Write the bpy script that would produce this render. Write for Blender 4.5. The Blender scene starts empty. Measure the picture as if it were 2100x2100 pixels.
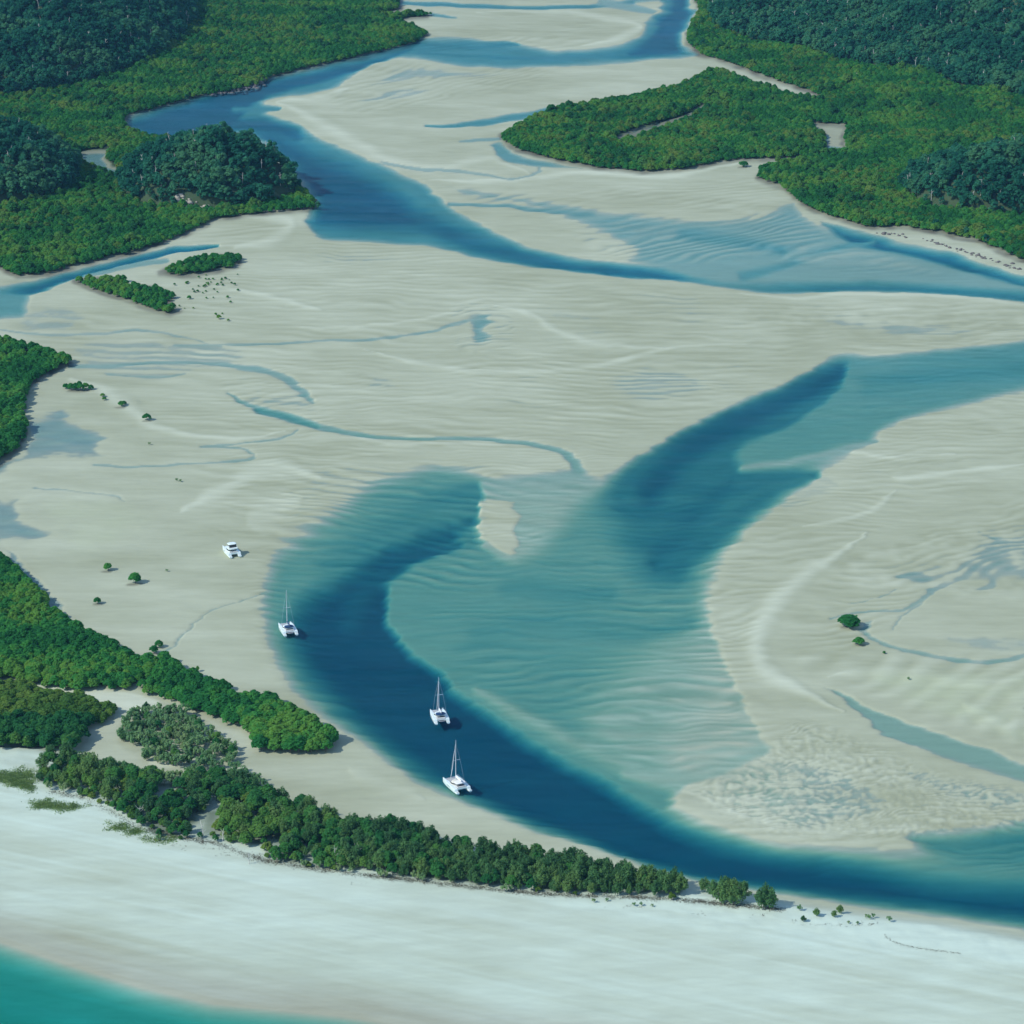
import bpy, bmesh, math, random
import numpy as np
from mathutils import Vector, Matrix

random.seed(7)
rng = np.random.default_rng(11)
scene = bpy.context.scene
COL = scene.collection

# ------------------------------------------------------------------ camera
CAM_H = 490.0
PITCH = math.radians(20.0)
FOV = math.radians(21.0)
cam_data = bpy.data.cameras.new('camera')
cam_data.sensor_fit = 'HORIZONTAL'
cam_data.angle = FOV
cam_data.clip_start = 5.0
cam_data.clip_end = 200000.0
cam = bpy.data.objects.new('camera', cam_data)
COL.objects.link(cam)
cam.location = (0, 0, CAM_H)
cam.rotation_euler = (math.pi / 2 - PITCH, 0, 0)
scene.camera = cam

# ------------------------------------------------------------------ sky, sun, exposure
SUN_EL = math.radians(41.0)
SUN_AZ = math.radians(207.0)            # direction to the sun, from +X towards +Y
to_sun = Vector((math.cos(SUN_EL) * math.cos(SUN_AZ), math.cos(SUN_EL) * math.sin(SUN_AZ), math.sin(SUN_EL)))
world = bpy.data.worlds.new('World')
scene.world = world
world.use_nodes = True
wn, wl = world.node_tree.nodes, world.node_tree.links
wn.clear()
sky = wn.new('ShaderNodeTexSky')
sky.sky_type = 'NISHITA'
sky.sun_disc = False
sky.sun_elevation = SUN_EL
sky.sun_rotation = math.atan2(to_sun.x, to_sun.y)
sky.air_density = 1.0
sky.dust_density = 0.2
sky.ozone_density = 2.0
bg = wn.new('ShaderNodeBackground')
bg.inputs['Strength'].default_value = 0.145
wo = wn.new('ShaderNodeOutputWorld')
wl.new(sky.outputs[0], bg.inputs[0])
wl.new(bg.outputs[0], wo.inputs[0])
sun_data = bpy.data.lights.new('sun', 'SUN')
sun_data.energy = 2.8
sun_data.angle = math.radians(0.53)
sun_data.color = (1.0, 0.97, 0.90)
sun = bpy.data.objects.new('sun', sun_data)
COL.objects.link(sun)
sun.location = (-300, -100, 900)
sun.rotation_euler = (-to_sun).to_track_quat('-Z', 'Y').to_euler()
scene.view_settings.view_transform = 'Standard'
scene.view_settings.look = 'None'
scene.view_settings.exposure = 0.51
scene.view_settings.gamma = 1.0
scene.view_settings.use_curve_mapping = False
scene.cycles.use_denoising = True
scene.cycles.max_bounces = 8
scene.cycles.diffuse_bounces = 4
scene.cycles.glossy_bounces = 2
scene.cycles.transparent_max_bounces = 8
scene.cycles.volume_bounces = 0
scene.cycles.caustics_reflective = False
scene.cycles.caustics_refractive = False

# ------------------------------------------------------------------ map drawing units <-> ground
# The ground plan was surveyed on the photograph in units of 1/1932 of its width; these two
# turn such a plan point into metres on the ground plane and back.
FF = 966.0 / math.tan(FOV / 2)
SP, CP = math.sin(PITCH), math.cos(PITCH)

def to_ground(u, v):
    a = (np.asarray(u, float) - 966.0) / FF
    b = (966.0 - np.asarray(v, float)) / FF
    dz = -SP + b * CP
    dy = CP + b * SP
    t = CAM_H / (-dz)
    return a * t, dy * t

def to_plan(x, y, z=0.0):
    x = np.asarray(x, float); y = np.asarray(y, float)
    zz = np.asarray(z, float) - CAM_H
    depth = y * CP - zz * SP
    up = y * SP + zz * CP
    return 966.0 + FF * x / depth, 966.0 - FF * up / depth

def G(u, v, z=0.0):
    x, y = to_ground(u, v)
    return Vector((float(x), float(y), z))

# ------------------------------------------------------------------ noise
def _hash(ix, iy, seed):
    n = (ix.astype(np.int64) * 374761393 + iy.astype(np.int64) * 668265263 + seed * 1442695041) & 0x7fffffff
    n = ((n ^ (n >> 13)) * 1274126177) & 0x7fffffff
    n = n ^ (n >> 16)
    return (n & 0xffffff).astype(np.float32) / float(0xffffff)

def vnoise(x, y, seed=0):
    x = np.asarray(x, np.float32); y = np.asarray(y, np.float32)
    ix = np.floor(x); iy = np.floor(y)
    fx = x - ix; fy = y - iy
    fx = fx * fx * fx * (fx * (fx * 6 - 15) + 10); fy = fy * fy * fy * (fy * (fy * 6 - 15) + 10)
    ix = ix.astype(np.int64); iy = iy.astype(np.int64)
    a = _hash(ix, iy, seed); b = _hash(ix + 1, iy, seed)
    c = _hash(ix, iy + 1, seed); d = _hash(ix + 1, iy + 1, seed)
    return (a + (b - a) * fx) * (1 - fy) + (c + (d - c) * fx) * fy

def fbm(x, y, seed=0, octv=3, gain=0.5):
    s = 0; a = 1.0; t = 0
    for o in range(octv):
        s = s + a * (vnoise(x * 2 ** o + 13.7 * o, y * 2 ** o - 7.3 * o, seed + o * 17) - 0.5)
        t += a; a *= gain
    return s / t * 2.0          # about -1..1

def sstep(e0, e1, x):
    t = np.clip((x - e0) / (e1 - e0), 0, 1)
    return t * t * (3 - 2 * t)

# ------------------------------------------------------------------ terrain sheet
du, dv = 3.6, 2.0
fine_u = np.arange(-140, 2075, du); fine_v = np.arange(-140, 2080, dv)
U = np.concatenate([[-9000, -5200, -3200, -2000, -1300, -850, -560, -380, -270, -200, -165], fine_u,
                    [2095, 2120, 2160, 2230, 2350, 2560, 2900, 3500, 4500, 6500, 10500]])
V = np.concatenate([[-926, -915, -890, -850, -790, -710, -620, -520, -430, -350, -285, -235, -195, -165, -150], fine_v,
                    [2092, 2115, 2160, 2240, 2380, 2640, 3100]])
UU, VV = np.meshgrid(U.astype(np.float64), V.astype(np.float64))
XX, YY = to_ground(UU, VV)
UU = UU.astype(np.float32); VV = VV.astype(np.float32)
XX = XX.astype(np.float32); YY = YY.astype(np.float32)
# wobble of plan coordinates so that no bank is a ruled line
WU = UU + 7.0 * fbm(UU / 70, VV / 7.0, 3, 2) + 4.0 * fbm(UU / 30, VV / 14, 5, 2)
WV = VV + 2.2 * fbm(UU / 40, VV / 16, 8, 2)

Z = np.full(UU.shape, 0.24, np.float32) + 0.07 * fbm(XX / 60, YY / 90, 21, 3)
DRY = np.full(UU.shape, 0.31, np.float32)          # 0 damp grey sand .. 1 white dry sand

def _win(pts, m):
    xs = [p[0] for p in pts]; ys = [p[1] for p in pts]
    i0, i1 = np.searchsorted(U, [min(xs) - m, max(xs) + m]); j0, j1 = np.searchsorted(V, [min(ys) - m, max(ys) + m])
    return slice(max(j0 - 1, 0), j1 + 1), slice(max(i0 - 1, 0), i1 + 1)

def smooth_pts(pts, closed, n=4):
    """Catmull-Rom through the plan points (all columns)."""
    P = np.array(pts, float); N = len(P); out = []
    rngi = range(N) if closed else range(N - 1)
    for i in rngi:
        if closed:
            p0, p1, p2, p3 = P[(i - 1) % N], P[i], P[(i + 1) % N], P[(i + 2) % N]
        else:
            p0, p1, p2, p3 = P[max(i - 1, 0)], P[i], P[i + 1], P[min(i + 2, N - 1)]
        for k in range(n):
            t = k / n
            out.append(0.5 * ((2 * p1) + (-p0 + p2) * t + (2 * p0 - 5 * p1 + 4 * p2 - p3) * t * t + (-p0 + 3 * p1 - 3 * p2 + p3) * t ** 3))
    if not closed:
        out.append(P[-1])
    return np.array(out)

def seg_dist(px, py, pts, closed):
    """nearest distance to a polyline, extra columns interpolated at the nearest point"""
    best = np.full(px.shape, 1e9, np.float32); ex = np.zeros(px.shape, np.float32)
    n = len(pts)
    for i in range(n if closed else n - 1):
        a = pts[i]; b = pts[(i + 1) % n]
        ax, ay = a[0], a[1]; bx, by = b[0] - ax, b[1] - ay
        l2 = bx * bx + by * by + 1e-9
        t = np.clip(((px - ax) * bx + (py - ay) * by) / l2, 0, 1)
        d = (px - ax - t * bx) ** 2 + (py - ay - t * by) ** 2
        m = d < best
        best = np.where(m, d, best)
        ex = np.where(m, a[2] + (b[2] - a[2]) * t, ex)
    return np.sqrt(best), ex

def inside(px, py, pts):
    r = np.zeros(np.shape(px), bool); n = len(pts)
    for i in range(n):
        x0, y0 = pts[i][0], pts[i][1]; x1, y1 = pts[(i + 1) % n][0], pts[(i + 1) % n][1]
        if y0 == y1: continue
        c = (y0 > py) != (y1 > py)
        r ^= c & (px < (x1 - x0) * (py - y0) / (y1 - y0) + x0)
    return r

def poly_mask(pts, soft, warp=True, smooth=True):
    P = [(p[0], p[1], p[2] if len(p) > 2 else soft) for p in pts]
    if smooth: P = smooth_pts(P, True, 3)
    sl = _win(P, 14)
    px, py = (WU[sl], WV[sl]) if warp else (UU[sl], VV[sl])
    d, s = seg_dist(px, py, P, True)
    ins = inside(px, py, P)
    d = np.where(ins, d, -d)
    return sl, sstep(0, 1, d / np.maximum(s, 0.5))

def paint(pts, z, soft=20, warp=True, smooth=True, arr=None, k=1.0):
    A = Z if arr is None else arr
    sl, m = poly_mask(pts, soft, warp, smooth)
    m = m * k
    A[sl] = A[sl] * (1 - m) + z * m

def line(pts, z, soft=0.7, warp=True, arr=None, k=1.0):
    """pts: (u, v, half width)"""
    A = Z if arr is None else arr
    P = smooth_pts(pts, False, 3) if len(pts) < 14 else np.array(pts)
    sl = _win(P, max(p[2] for p in pts) + 12)
    px, py = (WU[sl], WV[sl]) if warp else (UU[sl], VV[sl])
    d, w = seg_dist(px, py, P, False)
    w = np.maximum(w, 0.3)
    m = sstep(1.0, 1.0 - soft, d / w) * k
    A[sl] = A[sl] * (1 - m) + z * m

# ---- broad bathymetry (negative: metres of water) -------------------------------------------
# upper river, from the top right round the sand bars to the wooded point and down the middle
paint([(1330, -140), (1300, 0), (1318, 17), (1295, 63), (1293, 82), (1330, 106), (1288, 113), (1144, 126), (1027, 131), (944, 133), (840, 126),
       (760, 112), (700, 128), (644, 163), (612, 176), (583, 183), (545, 186), (500, 196), (520, 217), (567, 231), (600, 253), (644, 274), (667, 284), (711, 303),
       (760, 324), (800, 342), (835, 372), (880, 404), (935, 432), (990, 462), (1077, 484), (1161, 494), (1288, 503), (1400, 505), (1500, 508), (1620, 512), (1750, 505), (1932, 515), (2100, 530),
       (2100, 585), (1932, 571), (1721, 553), (1588, 553), (1488, 560), (1388, 551), (1288, 534), (1194, 527), (1077, 514), (944, 498), (861, 481), (800, 468),
       (700, 462), (610, 455), (578, 432), (570, 408), (600, 388), (560, 330), (480, 250), (400, 240), (283, 258), (240, 243), (232, 222), (270, 202), (367, 176), (493, 143), (644, 108), (790, 66),
       (977, 78), (1060, 92), (1151, 83), (1190, 72), (1207, 60), (1214, 43), (1241, 20), (1240, 6), (1180, 5), (1150, -60), (1200, -140)], -1.4, soft=16)
paint([(1350, -140), (1300, 0), (1312, 17), (1290, 63), (1288, 85), (1300, 104), (1200, 112), (1110, 112), (1130, 100), (1190, 86), (1225, 60), (1240, 30), (1262, 0), (1270, -140)], -3.2, soft=18)
paint([(800, 66), (777, 82), (644, 118), (493, 150), (367, 182), (283, 210), (236, 232), (300, 262), (420, 262), (480, 200), (560, 170), (640, 150), (720, 118), (770, 100)], -3.2, soft=14)
paint([(440, 240), (500, 222), (560, 245), (620, 275), (690, 305), (760, 345), (800, 385), (850, 430), (780, 450), (690, 448), (600, 440), (574, 420), (576, 395), (560, 350), (500, 290)], -3.4, soft=48)
line([(440, 203, 8), (490, 203, 10), (525, 204, 5)], -1.6, soft=1.0)
line([(240, 236, 8), (330, 232, 16), (420, 235, 22), (500, 232, 20), (560, 252, 18)], -3.2, soft=1.0, k=0.9)
line([(800, 415, 36), (880, 450, 30), (960, 474, 24), (1060, 496, 18), (1180, 511, 16), (1300, 519, 18), (1450, 530, 20), (1600, 535, 20), (1760, 538, 20), (1950, 555, 22)], -2.7, soft=1.0)
line([(784, 86, 8), (880, 85, 10), (950, 83, 7), (980, 84, 3)], -1.7, soft=0.8)
line([(790, 98, 4), (900, 105, 5), (1000, 108, 6), (1100, 105, 8), (1180, 100, 8)], -1.8, soft=0.8)
line([(700, 3, 5), (850, 9, 5), (980, 14, 5), (1090, 13, 5), (1200, 4, 4)], -1.3, soft=0.7)
line([(1130, 4, 10), (1200, 15, 12), (1232, 22, 8)], -0.30, soft=0.8)
line([(815, 28, 6), (840, 32, 3), (865, 34, 1.5)], -0.9, soft=0.8)
# shallow film with ripples below that arm
paint([(760, 118), (860, 122), (960, 132), (1010, 140), (940, 150), (860, 158), (790, 160), (720, 168), (670, 172), (700, 150)], -0.06, soft=20)
paint([(700, 175), (760, 160), (850, 165), (800, 185), (720, 200), (640, 205)], -0.02, soft=14)
# right bank: shallow rippled water and the deep pool
paint([(1495, 372), (1521, 398), (1555, 421), (1635, 434), (1700, 452), (1771, 464), (1835, 484), (1932, 517), (2050, 560), (1932, 566), (1721, 550), (1588, 548), (1440, 552), (1330, 545),
       (1250, 520), (1150, 492), (1190, 478), (1120, 440), (1060, 418), (980, 392), (900, 382), (835, 360), (850, 345), (960, 362), (1090, 380), (1180, 393), (1290, 405), (1400, 405), (1450, 395)], -0.38, soft=24)
paint([(1540, 415), (1640, 436), (1700, 453), (1771, 466), (1835, 486), (1932, 519), (2060, 560), (1960, 550), (1860, 528), (1780, 504), (1700, 484), (1600, 462)], -3.0, soft=20)
line([(1290, 440, 20), (1400, 455, 20), (1480, 470, 14)], -0.85, soft=1.0)
line([(1400, 520, 16), (1480, 500, 12), (1570, 470, 10), (1650, 455, 8)], -1.0, soft=1.0)
paint([(1490, 486), (1560, 466), (1640, 468), (1720, 490), (1800, 515), (1740, 516), (1620, 505), (1530, 502)], -0.22, soft=14)
line([(850, 384, 5), (940, 388, 5), (1020, 397, 6), (1120, 405, 6)], -0.55, soft=0.8)
# creeks beside the wooded islet
line([(800, 238, 3), (860, 236, 6), (930, 228, 9), (1000, 217, 9), (1030, 208, 6)], -1.3, soft=0.9)
line([(870, 268, 3), (905, 264, 7), (940, 262, 6)], -0.35, soft=0.9)
paint([(927, 272), (945, 266), (985, 292), (1050, 306), (1130, 320), (1230, 332), (1180, 333), (1090, 322), (1000, 318), (950, 305), (928, 290)], -0.75, soft=10)
line([(720, 307, 6), (780, 318, 7), (877, 325, 6), (961, 337, 4), (1010, 328, 5), (1020, 318, 5)], -0.10, soft=0.7)
# creek along the left forest
line([(-60, 575, 34), (0, 562, 26), (70, 540, 15), (143, 518, 11), (210, 500, 9), (283, 484, 10), (340, 470, 8), (417, 463, 4)], -2.7, soft=0.95)
paint([(-60, 540), (60, 545), (58, 580), (50, 604), (0, 610), (-60, 640)], -0.8, soft=22)
line([(160, 520, 8), (260, 500, 9), (320, 492, 7)], -0.35, soft=0.9)
# small streams and pools on the big flat
line([(330, 650, 3), (480, 650, 4), (600, 643, 4), (697, 640, 5), (794, 630, 5), (840, 616, 5), (875, 606, 6)], -0.16, soft=0.8)
paint([(864, 603), (888, 593), (915, 586), (942, 587), (928, 600), (940, 612), (920, 622), (936, 637), (908, 653), (886, 651), (893, 632), (884, 615)], -0.36, soft=14)
line([(-10, 620, 3), (100, 632, 5), (200, 628, 6), (260, 622, 5), (330, 632, 4), (420, 655, 3)], -0.08, soft=0.8)
line([(130, 690, 8), (220, 690, 6), (310, 684, 5), (410, 686, 6), (450, 694, 8), (500, 700, 10), (540, 715, 12), (575, 742, 12), (592, 760, 4)], -0.28, soft=0.8)
line([(200, 705, 4), (300, 712, 3), (350, 704, 3)], -0.1, soft=0.8)
line([(430, 742, 3), (470, 765, 8), (520, 782, 12), (570, 795, 12), (644, 814, 8), (711, 824, 5.5), (790, 827, 5), (877, 828, 5), (950, 831, 6), (1020, 841, 7), (1065, 854, 11), (1085, 872, 15), (1090, 892, 18)], -0.42, soft=0.8)
line([(480, 772, 4), (540, 786, 10), (600, 803, 7)], -1.0, soft=0.9)
# wet, glistening patches by the left bank
paint([(40, 772), (67, 774), (127, 752), (143, 784), (207, 811), (217, 834), (200, 847), (207, 861), (180, 878), (100, 884), (30, 892), (10, 925), (75, 918), (60, 945), (52, 970), (112, 1006), (105, 1024), (30, 1036), (-60, 1040), (-80, 880), (30, 845)], -0.14, soft=34)
Z[(UU < 260) & (VV > 740) & (VV < 1060)] += (0.20 * fbm(XX / 22, YY / 12, 421, 4))[(UU < 260) & (VV > 740) & (VV < 1060)]
paint([(0, 1030), (30, 1045), (60, 1075), (100, 1120), (125, 1140), (120, 1165), (90, 1150), (40, 1090)], -0.06, soft=8)
line([(180, 877, 4), (283, 881, 4), (350, 875, 4), (417, 871, 4), (483, 864, 4), (450, 845, 4), (377, 844, 3.5), (440, 838, 3.5), (530, 827, 4), (560, 811, 3)], -0.12, soft=0.8)
line([(60, 920, 3), (150, 928, 2.5), (220, 935, 3), (240, 945, 3)], -0.05, soft=0.8)
line([(300, 1234, 5), (330, 1216, 4), (350, 1191, 3), (400, 1154, 2.5), (450, 1137, 2), (500, 1116, 2.5)], -0.07, soft=0.7)

Z = (Z - 0.08 * sstep(0.02, -0.08, Z)).astype(np.float32)      # pools keep a small step at their rim
# main channel: overall body
paint([(2100, 600, 10), (1932, 638, 14), (1788, 653, 14), (1655, 665, 16), (1588, 661, 20), (1555, 676, 16), (1505, 708, 16), (1431, 745, 16), (1355, 776, 16), (1288, 808, 17), (1200, 854, 20), (1140, 890, 40),
       (1080, 905, 50), (960, 905, 50), (905, 880, 40), (827, 864, 40), (761, 872, 50), (690, 895, 50), (644, 926, 60), (583, 968, 60), (533, 1010, 60), (507, 1037, 50), (490, 1080, 50),
       (478, 1144, 50), (490, 1211, 50), (518, 1277, 50), (560, 1335, 50), (620, 1378, 45), (654, 1400, 45), (694, 1424, 45), (727, 1450, 45), (794, 1497, 45), (844, 1517, 45), (911, 1543, 40), (1011, 1583, 40),
       (1077, 1600, 40), (1200, 1640, 35), (1300, 1668, 30), (1475, 1700, 40), (1621, 1723, 45), (1788, 1747, 45), (1932, 1770, 45), (2100, 1800, 45), (2100, 1520, 60), (1932, 1549, 60), (1821, 1560, 60), (1721, 1584, 60), (1655, 1588, 50), (1555, 1584, 40),
       (1455, 1575, 40), (1355, 1546, 40), (1288, 1512, 40), (1320, 1490, 40), (1410, 1455, 60), (1480, 1410, 60), (1440, 1378, 60), (1421, 1341, 50), (1395, 1288, 50), (1365, 1237, 50), (1348, 1177, 55), (1355, 1127, 60), (1388, 1054, 65),
       (1438, 1004, 70), (1521, 941, 70), (1588, 884, 60), (1655, 843, 30), (1661, 822, 24), (1721, 797, 26), (1821, 773, 28), (1932, 746, 28), (2100, 715, 28)], -0.95, soft=40)
# deep bed near the upper bank and its run to the south-west
paint([(1605, 672, 24), (1600, 700, 16), (1595, 728, 14), (1555, 766, 16), (1490, 808, 18), (1415, 842, 26), (1410, 866, 30), (1500, 872, 26), (1560, 886, 30), (1500, 940, 40), (1440, 985, 45), (1390, 1030, 45), (1330, 1070, 40), (1290, 1120, 70), (1210, 1135, 110),
       (1150, 1080, 120), (1115, 1010, 120), (1100, 950, 110), (1125, 905, 70), (1200, 857, 22), (1288, 810, 16), (1355, 777, 14), (1431, 745, 14), (1505, 708, 14), (1560, 677, 18)], -2.2, soft=30)
line([(1585, 698, 20), (1530, 730, 30), (1440, 770, 34), (1340, 820, 40), (1270, 868, 44), (1230, 920, 44)], -3.3, soft=1.0, k=0.95)
line([(1380, 905, 16), (1330, 950, 34), (1280, 1000, 40), (1240, 1050, 30)], -2.6, soft=1.0, k=0.8)
line([(1640, 725, 30), (1750, 705, 44), (1932, 690, 44), (2050, 680, 44)], -1.35, soft=1.0, k=0.9)
line([(1540, 895, 14), (1440, 920, 18), (1380, 950, 20)], -1.9, soft=1.0)
line([(1400, 880, 12), (1480, 872, 14), (1560, 856, 13), (1650, 832, 9)], -0.32, soft=1.0)
# teal pool west of the sand patch
paint([(905, 905, 8), (908, 950, 7), (900, 1000, 9), (905, 1032, 16), (860, 1050, 30), (790, 1070, 40), (720, 1090, 40), (650, 1100, 50), (580, 1080, 50), (590, 1030, 60), (650, 985, 60), (720, 940, 60), (790, 915, 50), (860, 898, 30)], -1.55, soft=40)
line([(800, 1010, 26), (860, 995, 24), (890, 975, 12)], -2.3, soft=1.0)
line([(740, 1040, 26), (810, 1032, 22), (870, 1022, 12)], -2.9, soft=1.0)
line([(850, 1005, 22), (790, 1030, 34), (730, 1062, 44), (680, 1105, 52), (650, 1160, 56), (650, 1220, 50)], -3.2, soft=1.0)
# shallow apron round the sand patch
paint([(908, 905, 8), (960, 890, 20), (1040, 880, 20), (1100, 880, 20), (1150, 905, 40), (1130, 960, 60), (1090, 1010, 60), (1040, 1055, 50), (975, 1075, 30), (920, 1045, 12), (902, 1010, 7), (910, 950, 7)], -0.30, soft=30)
paint([(905, 946, 6), (960, 944, 10), (972, 958, 8), (985, 978, 8), (972, 1000, 8), (982, 1024, 8), (966, 1050, 8), (930, 1032, 8), (905, 1012, 7)], 0.22, soft=8)
line([(905, 946, 3), (940, 947, 3), (968, 949, 1.5)], 0.2, soft=0.8)
paint([(905, 884), (960, 870), (1040, 862), (1066, 868), (1062, 880), (1010, 892), (950, 898)], 0.16, soft=8)
# main deep left channel
paint([(690, 1060, 60), (740, 1095, 30), (738, 1130, 16), (742, 1177, 15), (770, 1214, 15), (831, 1258, 16), (862, 1294, 20), (927, 1336, 22), (994, 1378, 26), (1061, 1418, 28), (1144, 1458, 30), (1211, 1500, 34), (1288, 1545, 34), (1355, 1568, 36),
       (1455, 1592, 36), (1555, 1602, 40), (1655, 1612, 50), (1760, 1630, 60), (1932, 1640, 70), (2100, 1640, 70), (2100, 1790, 80), (1932, 1756, 70), (1788, 1735, 70), (1621, 1712, 60), (1475, 1690, 50), (1300, 1660, 45), (1200, 1632, 45), (1077, 1590, 50), (1011, 1572, 55), (911, 1530, 60),
       (844, 1502, 65), (794, 1480, 70), (727, 1434, 75), (654, 1384, 80), (590, 1325, 85), (545, 1270, 85), (520, 1200, 85), (525, 1140, 85), (570, 1090, 80), (630, 1065, 70)], -4.0, soft=40)
line([(800, 1030, 20), (735, 1060, 34), (690, 1105, 40), (665, 1160, 40)], -3.3, soft=1.0, k=0.9)
# east transition and the shoal inside the bend
paint([(1700, 1570, 30), (1800, 1555, 40), (2100, 1530, 40), (2100, 1660, 60), (1932, 1650, 60), (1820, 1640, 50), (1740, 1615, 40)], -1.35, soft=40)
paint([(740, 1120, 20), (790, 1095, 40), (900, 1075, 40), (990, 1065, 40), (1080, 1050, 40), (1180, 1080, 40), (1230, 1130, 60), (1330, 1120, 40), (1360, 1200, 40), (1400, 1300, 40), (1440, 1380, 40), (1420, 1440, 40), (1320, 1470, 30), (1300, 1500, 30), (1230, 1490, 30), (1144, 1448, 26),
       (1061, 1410, 26), (994, 1370, 24), (927, 1328, 22), (864, 1288, 16), (831, 1254, 14), (767, 1211, 14), (737, 1175, 13), (732, 1145, 14)], -0.98, soft=30)
def shoal(pts, z, soft):
    sl, m = poly_mask(pts, soft)
    A = Z[sl]; Z[sl] = np.where(A < z, A * (1 - m) + z * m, A)
shoal([(1080, 1250, 150), (1180, 1150, 140), (1290, 1110, 110), (1400, 1040, 80), (1600, 1040, 80), (1600, 1420, 80), (1420, 1500, 80), (1290, 1512, 60), (1180, 1470, 60), (1090, 1425, 80), (1040, 1350, 130)], -0.40, 90)
shoal([(1230, 1300, 150), (1300, 1190, 120), (1400, 1100, 80), (1600, 1100, 80), (1600, 1420, 80), (1420, 1500, 80), (1290, 1506, 60), (1210, 1440, 90)], -0.16, 110)
line([(960, 1110, 30), (1060, 1110, 34), (1150, 1115, 30)], -1.3, soft=1.0)
line([(900, 1190, 30), (1050, 1170, 36), (1200, 1190, 30), (1300, 1170, 30)], -1.25, soft=1.0, k=0.8)
line([(900, 1300, 14), (990, 1350, 24), (1080, 1396, 28), (1180, 1440, 30), (1280, 1470, 30)], -0.42, soft=1.0, k=0.9)
line([(1180, 1460, 16), (1260, 1470, 26), (1360, 1450, 26), (1440, 1415, 20)], -0.28, soft=1.0, k=0.9)
paint([(1288, 1480), (1340, 1466), (1400, 1462), (1470, 1480), (1560, 1520), (1560, 1575), (1440, 1560), (1340, 1535), (1288, 1510)], 0.06, soft=16)
# right-hand flat: pool, creeks, puddles
paint([(1548, 1296, 4), (1571, 1310, 8), (1621, 1350, 10), (1660, 1390, 12), (1740, 1420, 14), (1800, 1445, 20), (1932, 1485, 20), (2060, 1520, 20), (2060, 1465, 14), (1932, 1436, 12), (1870, 1412, 10), (1821, 1398, 8), (1755, 1375, 8), (1671, 1346, 6), (1588, 1306, 4)], -0.30, soft=10)
line([(1566, 1166, 3), (1600, 1160, 3), (1640, 1153, 3), (1705, 1151, 4), (1738, 1131, 8), (1771, 1107, 11), (1821, 1084, 10), (1871, 1050, 13), (1932, 1050, 22), (2010, 1045, 24)], -0.10, soft=0.7)
line([(1640, 1176, 8), (1632, 1195, 9), (1650, 1208, 5), (1700, 1225, 6), (1760, 1236, 6), (1840, 1248, 6), (1900, 1245, 6), (1960, 1230, 8)], -0.16, soft=0.7)
line([(1680, 1190, 3), (1700, 1165, 4), (1740, 1140, 5)], -0.04, soft=0.8)
paint([(1690, 1085), (1720, 1075), (1765, 1085), (1750, 1098), (1700, 1096)], -0.08, soft=6)
paint([(1840, 1000), (1880, 975), (1860, 990), (1850, 1000), (1900, 1012), (1932, 1010), (1990, 1020), (1990, 1100), (1900, 1075), (1880, 1110), (1850, 1118), (1830, 1110), (1870, 1095), (1850, 1080), (1880, 1050), (1850, 1035), (1870, 1018)], -0.06, soft=6)
paint([(1690, 1082), (1790, 1046), (1850, 1005), (1990, 985), (1990, 1105), (1860, 1118), (1760, 1122)], 0.0, soft=44)
paint([(1780, 1200), (1990, 1190), (1990, 1240), (1830, 1232)], 0.03, soft=16)
line([(1605, 1140, 2), (1660, 1128, 2.5), (1695, 1112, 2.5)], -0.03, soft=0.8)
line([(1790, 1205, 6), (1830, 1210, 12), (1900, 1215, 14), (1980, 1210, 10)], 0.0, soft=0.9)

Z = np.where((UU > 1545) & (VV > 960) & (VV < 1500), Z - 0.10 * sstep(0.02, -0.06, Z), Z).astype(np.float32)
# ---- bars and crests that stand a little higher (and dry whiter) ------------------------------
def crest(pts, h=0.25, d=0.9, k=0.9):
    n = len(pts)
    P = smooth_pts(pts, False, 5)
    tt = np.linspace(0, 1, len(P))
    P[:, 2] *= np.clip(np.minimum(tt, 1 - tt) * 4.5, 0.12, 1) ** 0.7
    P[:, 1] += 3 * fbm(P[:, 0] / 60, P[:, 0] * 0, 333, 2)
    pts = [tuple(p) for p in P]
    line(pts, d, soft=1.0, arr=DRY, k=k * 0.8)
    P = [(p[0], p[1], p[2] * 1.3) for p in pts]
    T = np.zeros_like(Z); line(P, 1.0, soft=1.0, arr=T)
    Z[...] += h * T * (Z > -0.05)
crest([(520, 195, 10), (575, 215, 16), (620, 240, 18), (680, 275, 18), (760, 312, 16), (840, 318, 14), (920, 300, 14), (1000, 330, 8)])
crest([(520, 193, 6), (600, 184, 10), (660, 166, 10)])
crest([(800, 343, 5), (880, 342, 7), (960, 341, 6), (1040, 333, 8), (1140, 326, 8), (1250, 334, 9), (1330, 322, 9), (1400, 308, 8)], d=1.0)
crest([(1100, 88, 6), (1170, 70, 12), (1205, 50, 8), (1150, 35, 10), (1050, 24, 6), (900, 22, 5)])
crest([(440, 412, 6), (520, 412, 12), (545, 425, 16), (520, 450, 18), (440, 470, 14)])
crest([(390, 540, 6), (470, 553, 8), (560, 575, 8), (615, 586, 5)], d=0.85)
crest([(560, 618, 4), (660, 616, 5), (780, 607, 5), (860, 590, 7)], d=0.8)
crest([(935, 577, 7), (1000, 595, 8), (1060, 632, 10), (1130, 650, 10), (1250, 657, 8)], d=0.85)
crest([(690, 660, 6), (800, 690, 8), (920, 702, 8), (1040, 702, 8), (1150, 686, 8), (1270, 657, 6), (1420, 650, 4)], d=0.9)
crest([(130, 715, 16), (190, 735, 18), (240, 770, 22), (290, 805, 12), (380, 824, 7), (470, 828, 6), (540, 815, 5)], d=1.0)
crest([(90, 705, 8), (60, 735, 10)], d=0.8)
crest([(340, 965, 14), (420, 925, 22), (500, 885, 26), (600, 900, 26)], d=0.95, h=0.15)
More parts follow.
